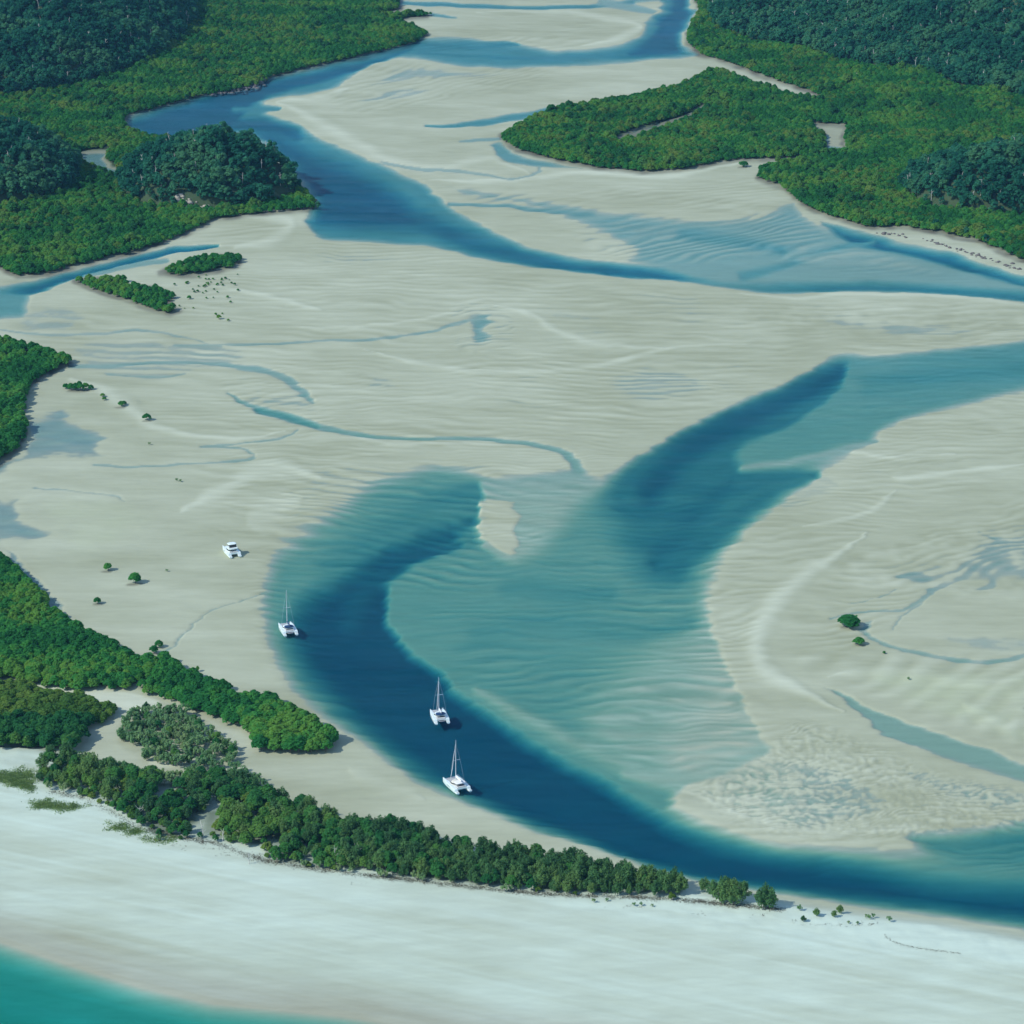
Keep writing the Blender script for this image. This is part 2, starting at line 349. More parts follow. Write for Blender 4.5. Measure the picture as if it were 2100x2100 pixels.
crest([(470, 990, 50), (560, 940, 40)], d=0.8, h=0.1)
crest([(640, 815, 6), (760, 838, 6), (880, 836, 5), (960, 842, 5)], d=0.8, h=0.1)
crest([(1560, 845, 4), (1650, 860, 6), (1720, 862, 5), (1800, 858, 4)], d=0.9)
crest([(1680, 900, 14), (1720, 902, 10), (1800, 893, 8), (1932, 875, 8)], d=0.95)
crest([(1690, 925, 12), (1640, 965, 8), (1580, 985, 7), (1520, 995, 6)], d=0.8)
crest([(1640, 1005, 8), (1590, 1040, 14), (1530, 1080, 20), (1470, 1130, 28), (1432, 1190, 28), (1430, 1240, 26), (1460, 1280, 24), (1520, 1310, 18), (1590, 1345, 12)], d=1.0, h=0.4)
crest([(1560, 1280, 8), (1640, 1265, 12), (1730, 1270, 14), (1830, 1290, 14), (1932, 1280, 14)], d=0.75)
crest([(1600, 1325, 6), (1680, 1385, 8), (1760, 1420, 6)], d=0.7)
crest([(1820, 1330, 20), (1900, 1370, 16), (1932, 1330, 20)], d=0.7)
crest([(1388, 553, 5), (1500, 566, 5), (1600, 556, 6), (1720, 556, 7), (1860, 566, 7), (1960, 580, 6)], d=0.85)
crest([(660, 1450, 20), (720, 1480, 22), (800, 1510, 16)], d=0.55, h=0.2)
crest([(1300, 1495, 10), (1380, 1530, 10), (1480, 1565, 12), (1600, 1574, 12), (1700, 1565, 10)], d=0.6, h=0.08)

# ---- sand waves -----------------------------------------------------------------------------
RIP = np.zeros_like(Z)
def waves(poly, amp, lam, ang, soft=40, seed=0, warp_k=1.0, sharp=0.4, keep=0.35):
    sl, m = poly_mask(poly, soft, warp=False)
    x = XX[sl]; y = YY[sl]
    c, s = math.cos(math.radians(ang)), math.sin(math.radians(ang))
    a = x * c + y * s; b = -x * s + y * c          # a runs along the crests
    ph = b + warp_k * (lam * 2.2 * fbm(a / (lam * 9), b / (lam * 7), 40 + seed, 2) + lam * 0.55 * fbm(a / (lam * 2.2), b / (lam * 2.2), 60 + seed, 2))
    t = ph / lam
    w = np.sin(2 * np.pi * t) * (1 - sharp) + sharp * (1 - 2 * np.abs(2 * (t - np.floor(t)) - 1) ** 0.8)
    br = keep + (1 - keep) * sstep(-0.5, 0.35, fbm(a / (lam * 4.5), b / (lam * 1.6), 80 + seed, 2))
    Z[sl] += (amp * m * br * w).astype(np.float32)
    RIP[sl] += (m * br * w * min(1.0, amp / 0.12)).astype(np.float32)

# low, half-flooded stretches where only the ripple crests stay dry
for P_, z_ in (([(990, 570), (1060, 572), (1130, 590), (1150, 612), (1080, 612), (1010, 595)], 0.05), ([(1530, 590), (1620, 585), (1760, 600), (1880, 625), (1780, 645), (1640, 640), (1560, 620)], 0.04),
               ([(1480, 565), (1560, 570), (1620, 580), (1540, 590)], 0.03), ([(700, 560), (850, 560), (880, 580), (760, 585)], 0.06), ([(130, 640), (330, 630), (480, 655), (470, 690), (300, 720), (170, 700)], 0.06), ([(40, 580), (120, 560), (180, 600), (120, 640), (30, 630)], 0.07), ([(560, 470), (700, 470), (800, 490), (700, 510), (580, 500)], 0.10), ([(1050, 520), (1250, 545), (1400, 570), (1250, 575), (1100, 550)], 0.09), ([(960, 640), (1120, 600), (1200, 620), (1080, 660)], 0.12), ([(1450, 900), (1560, 880), (1600, 920), (1480, 980)], 0.10), ([(690, 700), (740, 700), (760, 740), (700, 740)], 0.06), ([(1180, 690), (1300, 690), (1340, 740), (1230, 770), (1150, 740)], 0.08),
               ([(200, 690), (330, 700), (350, 730), (280, 735), (200, 715)], 0.05), ([(430, 745), (560, 740), (630, 780), (560, 785), (470, 765)], 0.02), ([(1320, 1450), (1480, 1420), (1640, 1470), (1700, 1530), (1560, 1560), (1400, 1530)], 0.05), ([(1680, 1440), (1990, 1490), (1990, 1540), (1800, 1520)], 0.08),
               ([(930, 860), (1040, 852), (1060, 872), (960, 885)], 0.1), ([(860, 170), (1000, 150), (1000, 175), (880, 185)], 0.12)):
    sl, m = poly_mask(P_, 26)
    Z[sl] = np.minimum(Z[sl], Z[sl] * (1 - m) + (z_ - 0.06) * m)
flat_all = [(480, 460), (900, 490), (1300, 545), (1700, 560), (1990, 580), (1990, 640), (1600, 655), (1480, 725), (1200, 860), (900, 860), (640, 930), (480, 1000), (300, 900), (250, 700), (300, 560)]
waves(flat_all, 0.12, 11.5, -3, soft=60, seed=1)
waves([(880, 640), (1250, 640), (1590, 650), (1500, 725), (1300, 815), (1150, 890), (1060, 850), (900, 815), (850, 730)], 0.19, 10.5, -4, soft=60, seed=2)
waves([(580, 425), (760, 440), (900, 470), (1100, 510), (1330, 540), (1320, 600), (1000, 580), (600, 520)], 0.18, 12.5, 0, soft=40, seed=3)
waves([(820, 345), (960, 345), (1130, 372), (1300, 395), (1460, 385), (1560, 425), (1560, 470), (1420, 500), (1250, 505), (1120, 490), (1060, 440), (930, 400), (850, 385)], 0.44, 14.0, 38, soft=30, seed=4, warp_k=1.3)
waves([(1000, 345), (1300, 335), (1430, 325), (1500, 375), (1380, 410), (1150, 390)], 0.16, 13.0, 25, soft=30, seed=5)
waves([(1470, 455), (1600, 455), (1800, 520), (1600, 520), (1480, 505)], 0.2, 13.0, 30, soft=16, seed=6)
waves([(640, 120), (1010, 120), (1010, 160), (800, 205), (640, 215)], 0.16, 13.0, 60, soft=18, seed=7)
waves([(780, 66), (1100, 66), (1100, 95), (900, 100), (780, 100)], 0.2, 16.0, 20, soft=10, seed=8)
waves([(640, 20), (1200, 20), (1190, 66), (800, 66)], 0.05, 18.0, 5, soft=14, seed=9)
waves([(560, 870), (930, 850), (930, 1040), (1000, 1080), (880, 1130), (740, 1110), (600, 1080), (500, 1040)], 0.34, 10.5, -16, soft=40, seed=10, warp_k=1.2, sharp=0.2)
waves([(700, 1010), (1000, 1050), (960, 1110), (800, 1120), (650, 1090)], 0.24, 9.0, 8, soft=30, seed=11)
waves([(960, 1000), (1200, 900), (1420, 950), (1380, 1100), (1340, 1200), (1200, 1200), (1000, 1080)], 0.24, 8.5, 4, soft=50, seed=12)
waves([(780, 1130), (1100, 1120), (1340, 1130), (1400, 1280), (1450, 1400), (1300, 1470), (1080, 1400), (880, 1280)], 0.26, 10.5, 6, soft=40, seed=13, keep=0.15)
waves([(1340, 1000), (1450, 990), (1600, 880), (1700, 830), (1932, 780), (1990, 860), (1700, 1000), (1560, 1080), (1460, 1180), (1450, 1290), (1500, 1400), (1380, 1400), (1330, 1200)], 0.20, 9.0, 4, soft=40, seed=14)
waves([(1560, 660), (1990, 600), (1990, 740), (1700, 800), (1500, 860), (1420, 870)], 0.10, 9.0, 2, soft=40, seed=15)
waves([(1480, 1180), (1560, 1080), (1700, 1000), (1990, 900), (1990, 1060), (1760, 1120), (1600, 1250)], 0.20, 9.0, 22, soft=30, seed=16, keep=0.15, warp_k=1.4)
waves([(1490, 1230), (1640, 1220), (1990, 1250), (1990, 1420), (1800, 1380), (1650, 1330), (1540, 1290)], 0.2, 13.0, 50, soft=30, seed=17, sharp=0.2)
waves([(1290, 1480), (1420, 1420), (1500, 1340), (1640, 1380), (1800, 1450), (1990, 1490), (1990, 1570), (1800, 1590), (1500, 1600), (1350, 1550)], 0.11, 3.7, 14, soft=40, seed=18, warp_k=1.8, sharp=0.2, keep=0.1)
waves([(1650, 1550), (1990, 1520), (1990, 1680), (1780, 1640)], 0.24, 6.0, 14, soft=60, seed=19, warp_k=1.5)
waves([(420, 700), (600, 740), (640, 800), (520, 800), (430, 760)], 0.2, 9.0, 30, soft=16, seed=20)
waves([(420, 860), (640, 870), (520, 1040), (380, 1010)], 0.05, 8.0, -4, soft=40, seed=21)
waves([(0, 590), (280, 570), (420, 640), (420, 720), (180, 720), (60, 660)], 0.14, 13.0, -10, soft=30, seed=22)
waves([(1120, 560), (1990, 570), (1990, 650), (1400, 650)], 0.2, 13.0, 4, soft=20, seed=23)
waves([(500, 1010), (680, 1030), (680, 1200), (600, 1250), (500, 1200), (480, 1080)], 0.22, 7.5, 3, soft=30, seed=24)
waves([(340, 450), (520, 410), (560, 450), (400, 480)], 0.14, 15, 15, soft=12, seed=25)
waves([(440, 640), (1200, 840), (1600, 630), (2000, 590), (2000, 800), (1500, 1000), (1420, 1300), (1500, 1450), (2000, 1520), (2000, 1700), (1300, 1640), (800, 1480), (520, 1300), (450, 1080)], 0.10, 6.5, 2, soft=40, seed=27, keep=0.1)
waves([(440, 640), (1200, 840), (1600, 630), (2000, 590), (2000, 800), (1500, 1000), (1420, 1300), (1500, 1450), (2000, 1520), (2000, 1700), (1300, 1640), (800, 1480), (520, 1300), (450, 1080)], 0.07, 15.0, -9, soft=40, seed=28, keep=0.1)
waves([(850, 570), (960, 570), (970, 660), (860, 670)], 0.34, 8.5, 5, soft=14, seed=26, warp_k=1.4)
def dimples(poly, amp, size, soft=40, seed=0):
    sl, m = poly_mask(poly, soft, warp=False)
    w = fbm(XX[sl] / size, YY[sl] / (size * 1.5), 200 + seed, 2, 0.6) * 1.6
    Z[sl] += (amp * m * w).astype(np.float32); RIP[sl] += (0.8 * m * w).astype(np.float32)
dimples([(1300, 1480), (1420, 1420), (1500, 1340), (1640, 1385), (1800, 1450), (1990, 1490), (1990, 1570), (1800, 1590), (1500, 1600), (1350, 1550)], 0.15, 1.9, seed=1)
dimples([(1480, 1060), (1700, 1000), (1990, 960), (1990, 1130), (1700, 1140)], 0.10, 9.0, seed=2)
dimples([(1400, 560), (1990, 570), (1990, 650), (1500, 650)], 0.09, 11.0, seed=3)
# slow undulation of the channel beds
Z += np.where(Z < -0.6, 0.34 * fbm(XX / 40, YY / 14, 31, 4), 0).astype(np.float32) * np.clip((-0.6 - Z) / 1.0, 0, 1)
Z = Z + (0.06 * fbm(XX / 9, YY / 7, 411, 3) + 0.04 * fbm(XX / 3.2, YY / 4, 415, 2)) * np.clip(1 - np.abs(Z) / 0.6, 0.25, 1)
Z = Z.astype(np.float32)
# long low sight lines see more water for the same depth: keep the surveyed tint by thinning it
_, tmpv = to_plan(np.zeros(len(V)), to_ground(np.zeros(len(V)), V)[1])
dep = PITCH + np.arctan((V - 966.0) / FF)
fac = (1 / np.sin(np.clip(dep, 0.02, 2)) + 1.5) / 3.8
Z = np.where(Z < 0, Z / np.clip(fac, 0.9, 2.6)[:, None], Z).astype(np.float32)

# ------------------------------------------------------------------ spit, dune ridge, ocean beach
SEA = [(-900, 1560, 0), (-300, 1690, 0), (0, 1768, 0), (133, 1812, 0), (267, 1854, 0), (400, 1884, 0), (644, 1908, 0), (800, 1932, 0), (1100, 1972, 0), (1500, 2030, 0), (2000, 2100, 0), (3000, 2230, 0)]
BACK = [(-900, 1300, 0), (-300, 1330, 0), (0, 1400, 0), (160, 1445, 0), (300, 1490, 0), (450, 1520, 0), (644, 1560, 0), (800, 1590, 0), (900, 1615, 0), (1000, 1633, 0), (1144, 1655, 0), (1300, 1690, 0), (1475, 1716, 0), (1621, 1738, 0), (1788, 1758, 0), (1932, 1784, 0), (2100, 1810, 0), (3000, 1930, 0)]
def curve_v(pts, u):
    return np.interp(u, [p[0] for p in pts], [p[1] for p in pts])
sea_v = curve_v(SEA, UU); back_v = curve_v(BACK, UU)
sx, sy = to_ground(UU[0], sea_v[0]); bx_, by_ = to_ground(UU[0], back_v[0])
dsea = (VV - sea_v)           # >0: seaward
beach_h = np.clip((sea_v - VV) / np.maximum(sea_v - back_v, 1), 0, 1)
ridge = 0.25 + 2.6 * sstep(0.0, 0.85, beach_h)
inner = sstep(-26, 14, VV - back_v)      # 0 on the inlet side, 1 on the beach
on_spit = np.where(VV <= sea_v, inner, 1.0)
bz = np.where(VV <= sea_v, ridge, 0.25 - 0.0)
hum = 0.35 * fbm(XX / 9, YY / 9, 71, 3) * sstep(0.62, 0.95, beach_h) + 0.05 * fbm(XX / 40, YY / 14, 72, 2)
Z = np.where(inner > 0, Z * (1 - inner) + (bz + hum) * inner, Z)
seabed = -1.9 * sstep(-6, 64, dsea) - np.clip(dsea - 60, 0, 2000) * 0.004
Z = np.where(dsea > 0, 0.25 + np.maximum(seabed, -9.0) + hum * 0.2, Z)
bd = np.where(VV <= sea_v, 0.74 + 0.26 * sstep(0.45, 0.9, beach_h), 0.5)
bd = np.where(VV <= sea_v, bd * sstep(-0.1, 0.28, beach_h) + 0.15 * (1 - sstep(-0.1, 0.28, beach_h)), 0.15)
DRY = DRY * (1 - inner) + bd * inner
# streaks left on the beach by successive tides, along the shore
sh = (G(644, 1915) - G(0, 1768)).normalized()
ca, sa = sh.x, sh.y
AL = XX * ca + YY * sa; AC = -XX * sa + YY * ca
streak = fbm(AL / 60, AC / 2.2, 90, 3) * 0.75 + fbm(AL / 110, AC / 7.0, 95, 2) * 0.6
DRY = np.where(inner > 0.5, np.clip(DRY + 0.22 * streak, 0, 1.15), DRY)

# ------------------------------------------------------------------ wooded land
LAND = []         # (name, ground outline)
L_LEFT = [(-900, 420), (-200, 520), (0, 505), (33, 522), (90, 517), (150, 500), (250, 478), (310, 458), (380, 428), (402, 414), (440, 409), (530, 400), (588, 394), (592, 384),
          (560, 352), (480, 275), (420, 262), (350, 262), (283, 262), (250, 254), (234, 238), (243, 216), (283, 208), (367, 184), (440, 172), (493, 158), (512, 146), (580, 128), (644, 114), (720, 96), (777, 82), (806, 66),
          (775, 50), (735, 42), (770, 33), (808, 31), (812, 28), (770, 27), (720, 32), (705, 28), (752, 18), (752, 0), (735, -60), (700, -140), (600, -400), (-900, -500)]
L_RIGHT = [(1340, -200), (1312, 0), (1322, 20), (1300, 62), (1298, 82), (1325, 104), (1380, 120), (1430, 140), (1480, 158), (1530, 172), (1560, 192), (1500, 184), (1450, 170), (1400, 152), (1360, 138), (1338, 138), (1288, 163),
           (1194, 184), (1111, 201), (1054, 208), (1008, 222), (976, 244), (945, 258), (950, 266), (977, 283), (1044, 301), (1127, 317), (1211, 324), (1288, 321), (1338, 310), (1398, 301), (1501, 298), (1556, 288), (1560, 270), (1535, 240), (1530, 232),
           (1598, 236), (1592, 262), (1598, 284), (1560, 294), (1502, 304), (1440, 318), (1430, 336), (1478, 354), (1508, 382), (1558, 406), (1640, 430), (1700, 428), (1780, 440), (1850, 456), (1915, 486), (1960, 500), (2400, 590), (2900, 600), (2900, -500), (1500, -500)]
L_WEST = [(-300, 640), (0, 648), (60, 658), (134, 686), (86, 710), (52, 730), (42, 760), (45, 812), (34, 846), (0, 876), (-300, 930)]
L_SPIT = [(-300, 1000), (0, 1056), (43, 1094), (67, 1124), (100, 1156), (133, 1190), (200, 1222), (267, 1258), (320, 1252), (350, 1274), (427, 1302), (450, 1322), (517, 1330), (567, 1366), (628, 1392), (632, 1410), (612, 1424), (493, 1420),
          (477, 1388), (433, 1368), (367, 1345), (300, 1316), (233, 1302), (123, 1304), (45, 1290), (-20, 1285), (-300, 1280)]
L_SPIT2 = [(-300, 1290), (0, 1298), (45, 1300), (120, 1320), (226, 1345), (187, 1372), (157, 1380), (160, 1402), (133, 1424), (0, 1424), (-300, 1400)]
L_SCRUB = [(235, 1356), (277, 1345), (350, 1350), (400, 1388), (443, 1418), (447, 1446), (367, 1462), (277, 1440), (267, 1420), (225, 1408)]
L_BELT = [(66, 1470), (67, 1490), (167, 1517), (233, 1547), (270, 1573), (293, 1594), (400, 1599), (497, 1612), (507, 1635), (583, 1651), (644, 1655), (711, 1659), (794, 1672), (911, 1686), (1011, 1696), (1144, 1702), (1271, 1706),
          (1294, 1694), (1290, 1680), (1244, 1668), (1144, 1650), (1094, 1640), (997, 1627), (877, 1618), (794, 1590), (677, 1576), (644, 1568), (533, 1522), (450, 1482), (380, 1474), (300, 1480), (217, 1474), (213, 1460), (160, 1452), (110, 1448)]
I_ONE = [(303, 517), (333, 505), (372, 492), (420, 486), (452, 490), (446, 504), (400, 513), (350, 521)]
I_TWO = [(143, 533), (187, 529), (232, 530), (240, 541), (262, 545), (295, 546), (326, 564), (310, 575), (338, 588), (320, 593), (293, 587), (233, 564), (187, 551)]
HOLES = [[(148, 288), (178, 283), (212, 282), (200, 300), (215, 312), (236, 328), (210, 336), (172, 326), (150, 308)],       # pool behind the wooded knoll
         [(1155, 262), (1180, 250), (1227, 236), (1288, 218), (1328, 196), (1334, 207), (1292, 233), (1232, 252), (1187, 267), (1165, 274)],
         [(1532, 232), (1600, 236), (1594, 262), (1600, 286), (1560, 292), (1556, 268)]]
ROCKY = [[(330, 394), (380, 397), (440, 398), (520, 395), (568, 388), (573, 393), (520, 400), (440, 403), (380, 402), (330, 399)],
         [(1712, 390), (1740, 402), (1790, 412), (1850, 420), (1846, 429), (1780, 422), (1730, 411), (1706, 398)],
         [(1446, 106), (1480, 118), (1540, 132), (1620, 146), (1616, 156), (1530, 146), (1470, 132), (1442, 116)]]
LANDMASK = np.zeros_like(Z)
for P, zz, so in ((L_LEFT, 0.9, 7), (L_RIGHT, 0.9, 7), (L_WEST, 0.8, 8), (L_SPIT, 0.9, 10), (L_SPIT2, 1.6, 10), (I_ONE, 0.6, 5), (I_TWO, 0.6, 5)):
    sl, m = poly_mask(P, so, warp=False, smooth=False)
    Z[sl] = np.where(m > 0, np.maximum(Z[sl], 0) * (1 - m) + zz * m, Z[sl])
    LANDMASK[sl] = np.maximum(LANDMASK[sl], m)
paint(L_BELT, 1.0, soft=8, warp=False, smooth=False, arr=LANDMASK)
for H in HOLES:
    paint(H, 0.0, soft=4, smooth=False, arr=LANDMASK)
paint(HOLES[0], -0.40, soft=10, smooth=False)
paint(HOLES[2], 0.15, soft=6, smooth=False)
line([(1560, 262, 7), (1562, 278, 9), (1590, 284, 8)], -0.5, soft=0.8)
line([(1180, 256, 3), (1260, 228, 4), (1326, 199, 3)], -0.2, soft=0.8)
# sandy clearings inside the spit and the dry spit sand
paint([(40, 1286), (120, 1290), (230, 1300), (300, 1320), (280, 1345), (240, 1345), (180, 1330), (100, 1308)], 1.05, soft=8, arr=DRY)
paint([(150, 1345), (240, 1345), (225, 1400), (300, 1440), (360, 1455), (210, 1450), (150, 1400)], 0.5, soft=10, arr=DRY)
paint([(270, 1430), (330, 1432), (356, 1446), (300, 1452)], 1.0, soft=6, arr=DRY)
paint([(360, 1340), (440, 1370), (485, 1400), (490, 1425), (440, 1430), (400, 1380)], 0.55, soft=10, arr=DRY)

# hills (domes in metres)
def dome(cx, cy, rx, ry, h, p=2.0, rot=0.0):
    x = XX - cx; y = YY - cy
    c, s = math.cos(rot), math.sin(rot)
    r = ((np.abs(x * c + y * s) / rx) ** 2 + (np.abs(-x * s + y * c) / ry) ** 2) ** 0.5
    return h * np.clip(1 - np.clip(r, 0, 1) ** p, 0, 1) * sstep(1.0, 0.8, r)
HILL = np.zeros_like(Z)
KN = G(398, 357)
HILL = np.maximum(HILL, dome(KN.x, KN.y, 78, 78, 37, 1.5))
W1 = G(-5, 346)
HILL = np.maximum(HILL, dome(W1.x, W1.y, 68, 95, 36, 1.6))
W2 = G(70, 55)
HILL = np.maximum(HILL, dome(W2.x, W2.y, 165, 380, 66, 1.8))
E1 = G(1890, 366)
HILL = np.maximum(HILL, dome(E1.x, E1.y, 85, 80, 26, 2.0))
a0 = G(1321, 82); a1 = G(1932, 224)
d_ = (a1 - a0).normalized(); n_ = Vector((-d_.y, d_.x, 0))
nd = (XX - a0.x) * n_.x + (YY - a0.y) * n_.y
bank_u = np.interp(VV, [-900, -300, 0, 60, 100, 140, 600], [1300, 1350, 1318, 1304, 1330, 1430, 1500])
HILL = np.maximum(HILL, 105 * sstep(0, 420, nd + 25 * fbm(XX / 90, YY / 90, 55, 2)) * sstep(4, 110, UU - bank_u))
HILL = HILL * (1 + 0.30 * fbm(XX / 38, YY / 38, 57, 3))
LS = np.zeros_like(Z)
for P in (L_LEFT, L_RIGHT):
    sl, m = poly_mask(P, 14, warp=False, smooth=False)
    LS[sl] = np.maximum(LS[sl], m)
HILL = HILL * LS
# far country beyond the frame
far = 140 * sstep(3600, 6500, YY) * (0.6 + 0.5 * fbm(XX / 900, YY / 900, 59, 3))
HILL = np.maximum(HILL, far * (np.abs(XX) > 0))
Z = Z + HILL.astype(np.float32)
LANDMASK = np.maximum(LANDMASK, sstep(1.0, 4.0, HILL))
Z = Z.astype(np.float32)

def ground_z(x, y):
    """terrain height at ground points, sampled from the sheet"""
    u, v = to_plan(x, y)
    i = np.clip(np.searchsorted(U, u) - 1, 0, len(U) - 2); j = np.clip(np.searchsorted(V, v) - 1, 0, len(V) - 2)
    fu = np.clip((u - U[i]) / (U[i + 1] - U[i]), 0, 1); fv = np.clip((v - V[j]) / (V[j + 1] - V[j]), 0, 1)
    return (Z[j, i] * (1 - fu) + Z[j, i + 1] * fu) * (1 - fv) + (Z[j + 1, i] * (1 - fu) + Z[j + 1, i + 1] * fu) * fv

def sample(A, x, y):
    u, v = to_plan(x, y)
    i = np.clip(np.searchsorted(U, u) - 1, 0, len(U) - 2); j = np.clip(np.searchsorted(V, v) - 1, 0, len(V) - 2)
    return A[j, i]

# ---- what the ground is made of: albedo per place ---------------------------------------------
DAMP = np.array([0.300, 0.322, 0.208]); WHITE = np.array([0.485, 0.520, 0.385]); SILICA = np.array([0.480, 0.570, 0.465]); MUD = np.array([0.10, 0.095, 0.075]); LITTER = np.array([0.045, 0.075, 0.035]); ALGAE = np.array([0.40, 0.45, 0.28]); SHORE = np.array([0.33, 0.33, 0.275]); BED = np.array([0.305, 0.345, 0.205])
mott = 0.30 * fbm(XX / 85, YY / 70, 101, 3) + 0.20 * fbm(XX / 48, YY / 15 + XX / 90, 102, 3) + 0.12 * fbm(XX / 22, YY / 9, 103, 3)
dd = np.clip(DRY + mott + 0.24 * np.clip(RIP, -1.2, 1.2) * (1 - inner), 0, 1.1)[..., None]
COLR = DAMP * (1 - dd) + (WHITE * (1 - inner[..., None]) + SILICA * inner[..., None]) * dd
def tint(col, mask):
    global COLR
    m = np.clip(mask, 0, 1)[..., None]
    COLR = COLR * (1 - m) + col * m
T = np.zeros_like(Z)
paint([(1580, 1260), (1700, 1250), (1990, 1270), (1990, 1420), (1780, 1370), (1660, 1320)], 0.55, soft=40, arr=T)
paint([(80, 930), (260, 940), (300, 1000), (160, 1060), (90, 1010)], 0.35, soft=40, arr=T)
tint(ALGAE, T * (0.6 + 0.6 * fbm(XX / 12, YY / 12, 111, 3)))
T = np.zeros_like(Z)                                   # grey-brown swash sand
T = sstep(0.24, 0.0, beach_h) * (VV <= sea_v) + (VV > sea_v) * 1.0
tint(SHORE, T * 0.4 * inner)
WET = sstep(0.10, -0.04, Z) * sstep(-1.2, -0.3, Z) * (dsea < 0) * (1 - inner)
mouth = sstep(820, 1000, UU) * sstep(1560, 1440, UU) * sstep(880, 960, VV)       # greener, cleaner sand towards the mouth
tint(np.array([0.235, 0.290, 0.240]), WET * (0.55 - 0.40 * mouth))
tint(BED, sstep(-0.1, -0.7, Z) * 0.85 * (dsea < 0) * sstep(450, 950, VV))
T = np.zeros_like(Z)
paint([(30, 760), (127, 745), (160, 784), (225, 811), (230, 840), (210, 870), (100, 895), (90, 920), (70, 970), (125, 1006), (110, 1034), (140, 1160), (-60, 1060), (-80, 880), (20, 845)], 0.85, soft=16, arr=T)
paint([(1690, 960), (1990, 960), (1990, 1120), (1760, 1140), (1690, 1110)], 0.35, soft=20, arr=T)
tint(np.array([0.185, 0.250, 0.215]), T * sstep(0.10, -0.05, Z) * np.clip(0.75 + 0.6 * fbm(XX / 16, YY / 9, 118, 3), 0, 1))
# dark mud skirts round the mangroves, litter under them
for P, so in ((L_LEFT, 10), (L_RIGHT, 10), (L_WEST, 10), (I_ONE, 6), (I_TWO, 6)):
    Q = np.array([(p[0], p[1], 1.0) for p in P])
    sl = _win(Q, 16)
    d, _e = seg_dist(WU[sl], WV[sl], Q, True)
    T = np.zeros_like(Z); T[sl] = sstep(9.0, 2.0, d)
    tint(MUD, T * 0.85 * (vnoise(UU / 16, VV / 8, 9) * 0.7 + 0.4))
T = np.zeros_like(Z)
paint(HOLES[0], 0.75, soft=2, arr=T)
paint(HOLES[2], 0.3, soft=3, arr=T)
paint(HOLES[1], 1.0, soft=2, smooth=False, arr=T)
tint(np.array([0.15, 0.165, 0.115]), T)
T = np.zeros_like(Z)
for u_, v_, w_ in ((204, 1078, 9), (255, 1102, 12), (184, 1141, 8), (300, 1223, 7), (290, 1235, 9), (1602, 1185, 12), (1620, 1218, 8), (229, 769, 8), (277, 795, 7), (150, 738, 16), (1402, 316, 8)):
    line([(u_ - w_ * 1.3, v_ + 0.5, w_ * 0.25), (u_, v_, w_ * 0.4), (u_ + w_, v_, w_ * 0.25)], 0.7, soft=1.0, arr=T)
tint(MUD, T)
tint(LITTER, LANDMASK * np.where(VV > 1260, 0.55 + 0.5 * fbm(XX / 8, YY / 8, 121, 2), 1.0))
COLR = np.clip(COLR, 0.01, 0.85)

NV, NU = Z.shape
co = np.stack([XX, YY, Z], -1).reshape(-1, 3).astype(np.float32)
idx = np.arange(NV * NU).reshape(NV, NU)
faces = np.stack([idx[1:, :-1], idx[1:, 1:], idx[:-1, 1:], idx[:-1, :-1]], -1).reshape(-1, 4).astype(np.int32)

def mesh_np(name, co, faces, smooth=False):
    me = bpy.data.meshes.new(name)
    k = faces.shape[1]
    me.vertices.add(len(co)); me.vertices.foreach_set('co', co.astype(np.float32).ravel())
    me.loops.add(faces.size); me.loops.foreach_set('vertex_index', faces.astype(np.int32).ravel())
    me.polygons.add(len(faces)); me.polygons.foreach_set('loop_start', (np.arange(len(faces)) * k).astype(np.int32))
    me.polygons.foreach_set('loop_total', np.full(len(faces), k, np.int32))
    me.update(calc_edges=True)
    if smooth:
        me.polygons.foreach_set('use_smooth', np.ones(len(faces), bool))
    return me

# ------------------------------------------------------------------ materials
def new_mat(name):
    m = bpy.data.materials.new(name); m.use_nodes = True
    nt = m.node_tree; nt.nodes.clear()
    return m, nt, nt.nodes.new('ShaderNodeOutputMaterial')

def mat_plain(name, col, rough=0.5, spec=0.4, metal=0.0, vary=0.06, scale=1.5):
    m, nt, out = new_mat(name)
    b = nt.nodes.new('ShaderNodeBsdfPrincipled')
    b.inputs['Roughness'].default_value = rough; b.inputs['Metallic'].default_value = metal
    b.inputs['Specular IOR Level'].default_value = spec
    tc = nt.nodes.new('ShaderNodeTexCoord'); no = nt.nodes.new('ShaderNodeTexNoise'); no.inputs['Scale'].default_value = scale; no.inputs['Detail'].default_value = 4
    mr = nt.nodes.new('ShaderNodeMapRange'); mr.inputs['To Min'].default_value = 1 - vary; mr.inputs['To Max'].default_value = 1 + vary
    mx = nt.nodes.new('ShaderNodeVectorMath'); mx.operation = 'SCALE'; mx.inputs[0].default_value = col[:3]
    nt.links.new(tc.outputs['Object'], no.inputs['Vector']); nt.links.new(no.outputs['Fac'], mr.inputs['Value']); nt.links.new(mr.outputs[0], mx.inputs['Scale'])
    nt.links.new(mx.outputs[0], b.inputs['Base Color']); nt.links.new(b.outputs[0], out.inputs['Surface'])
    return m

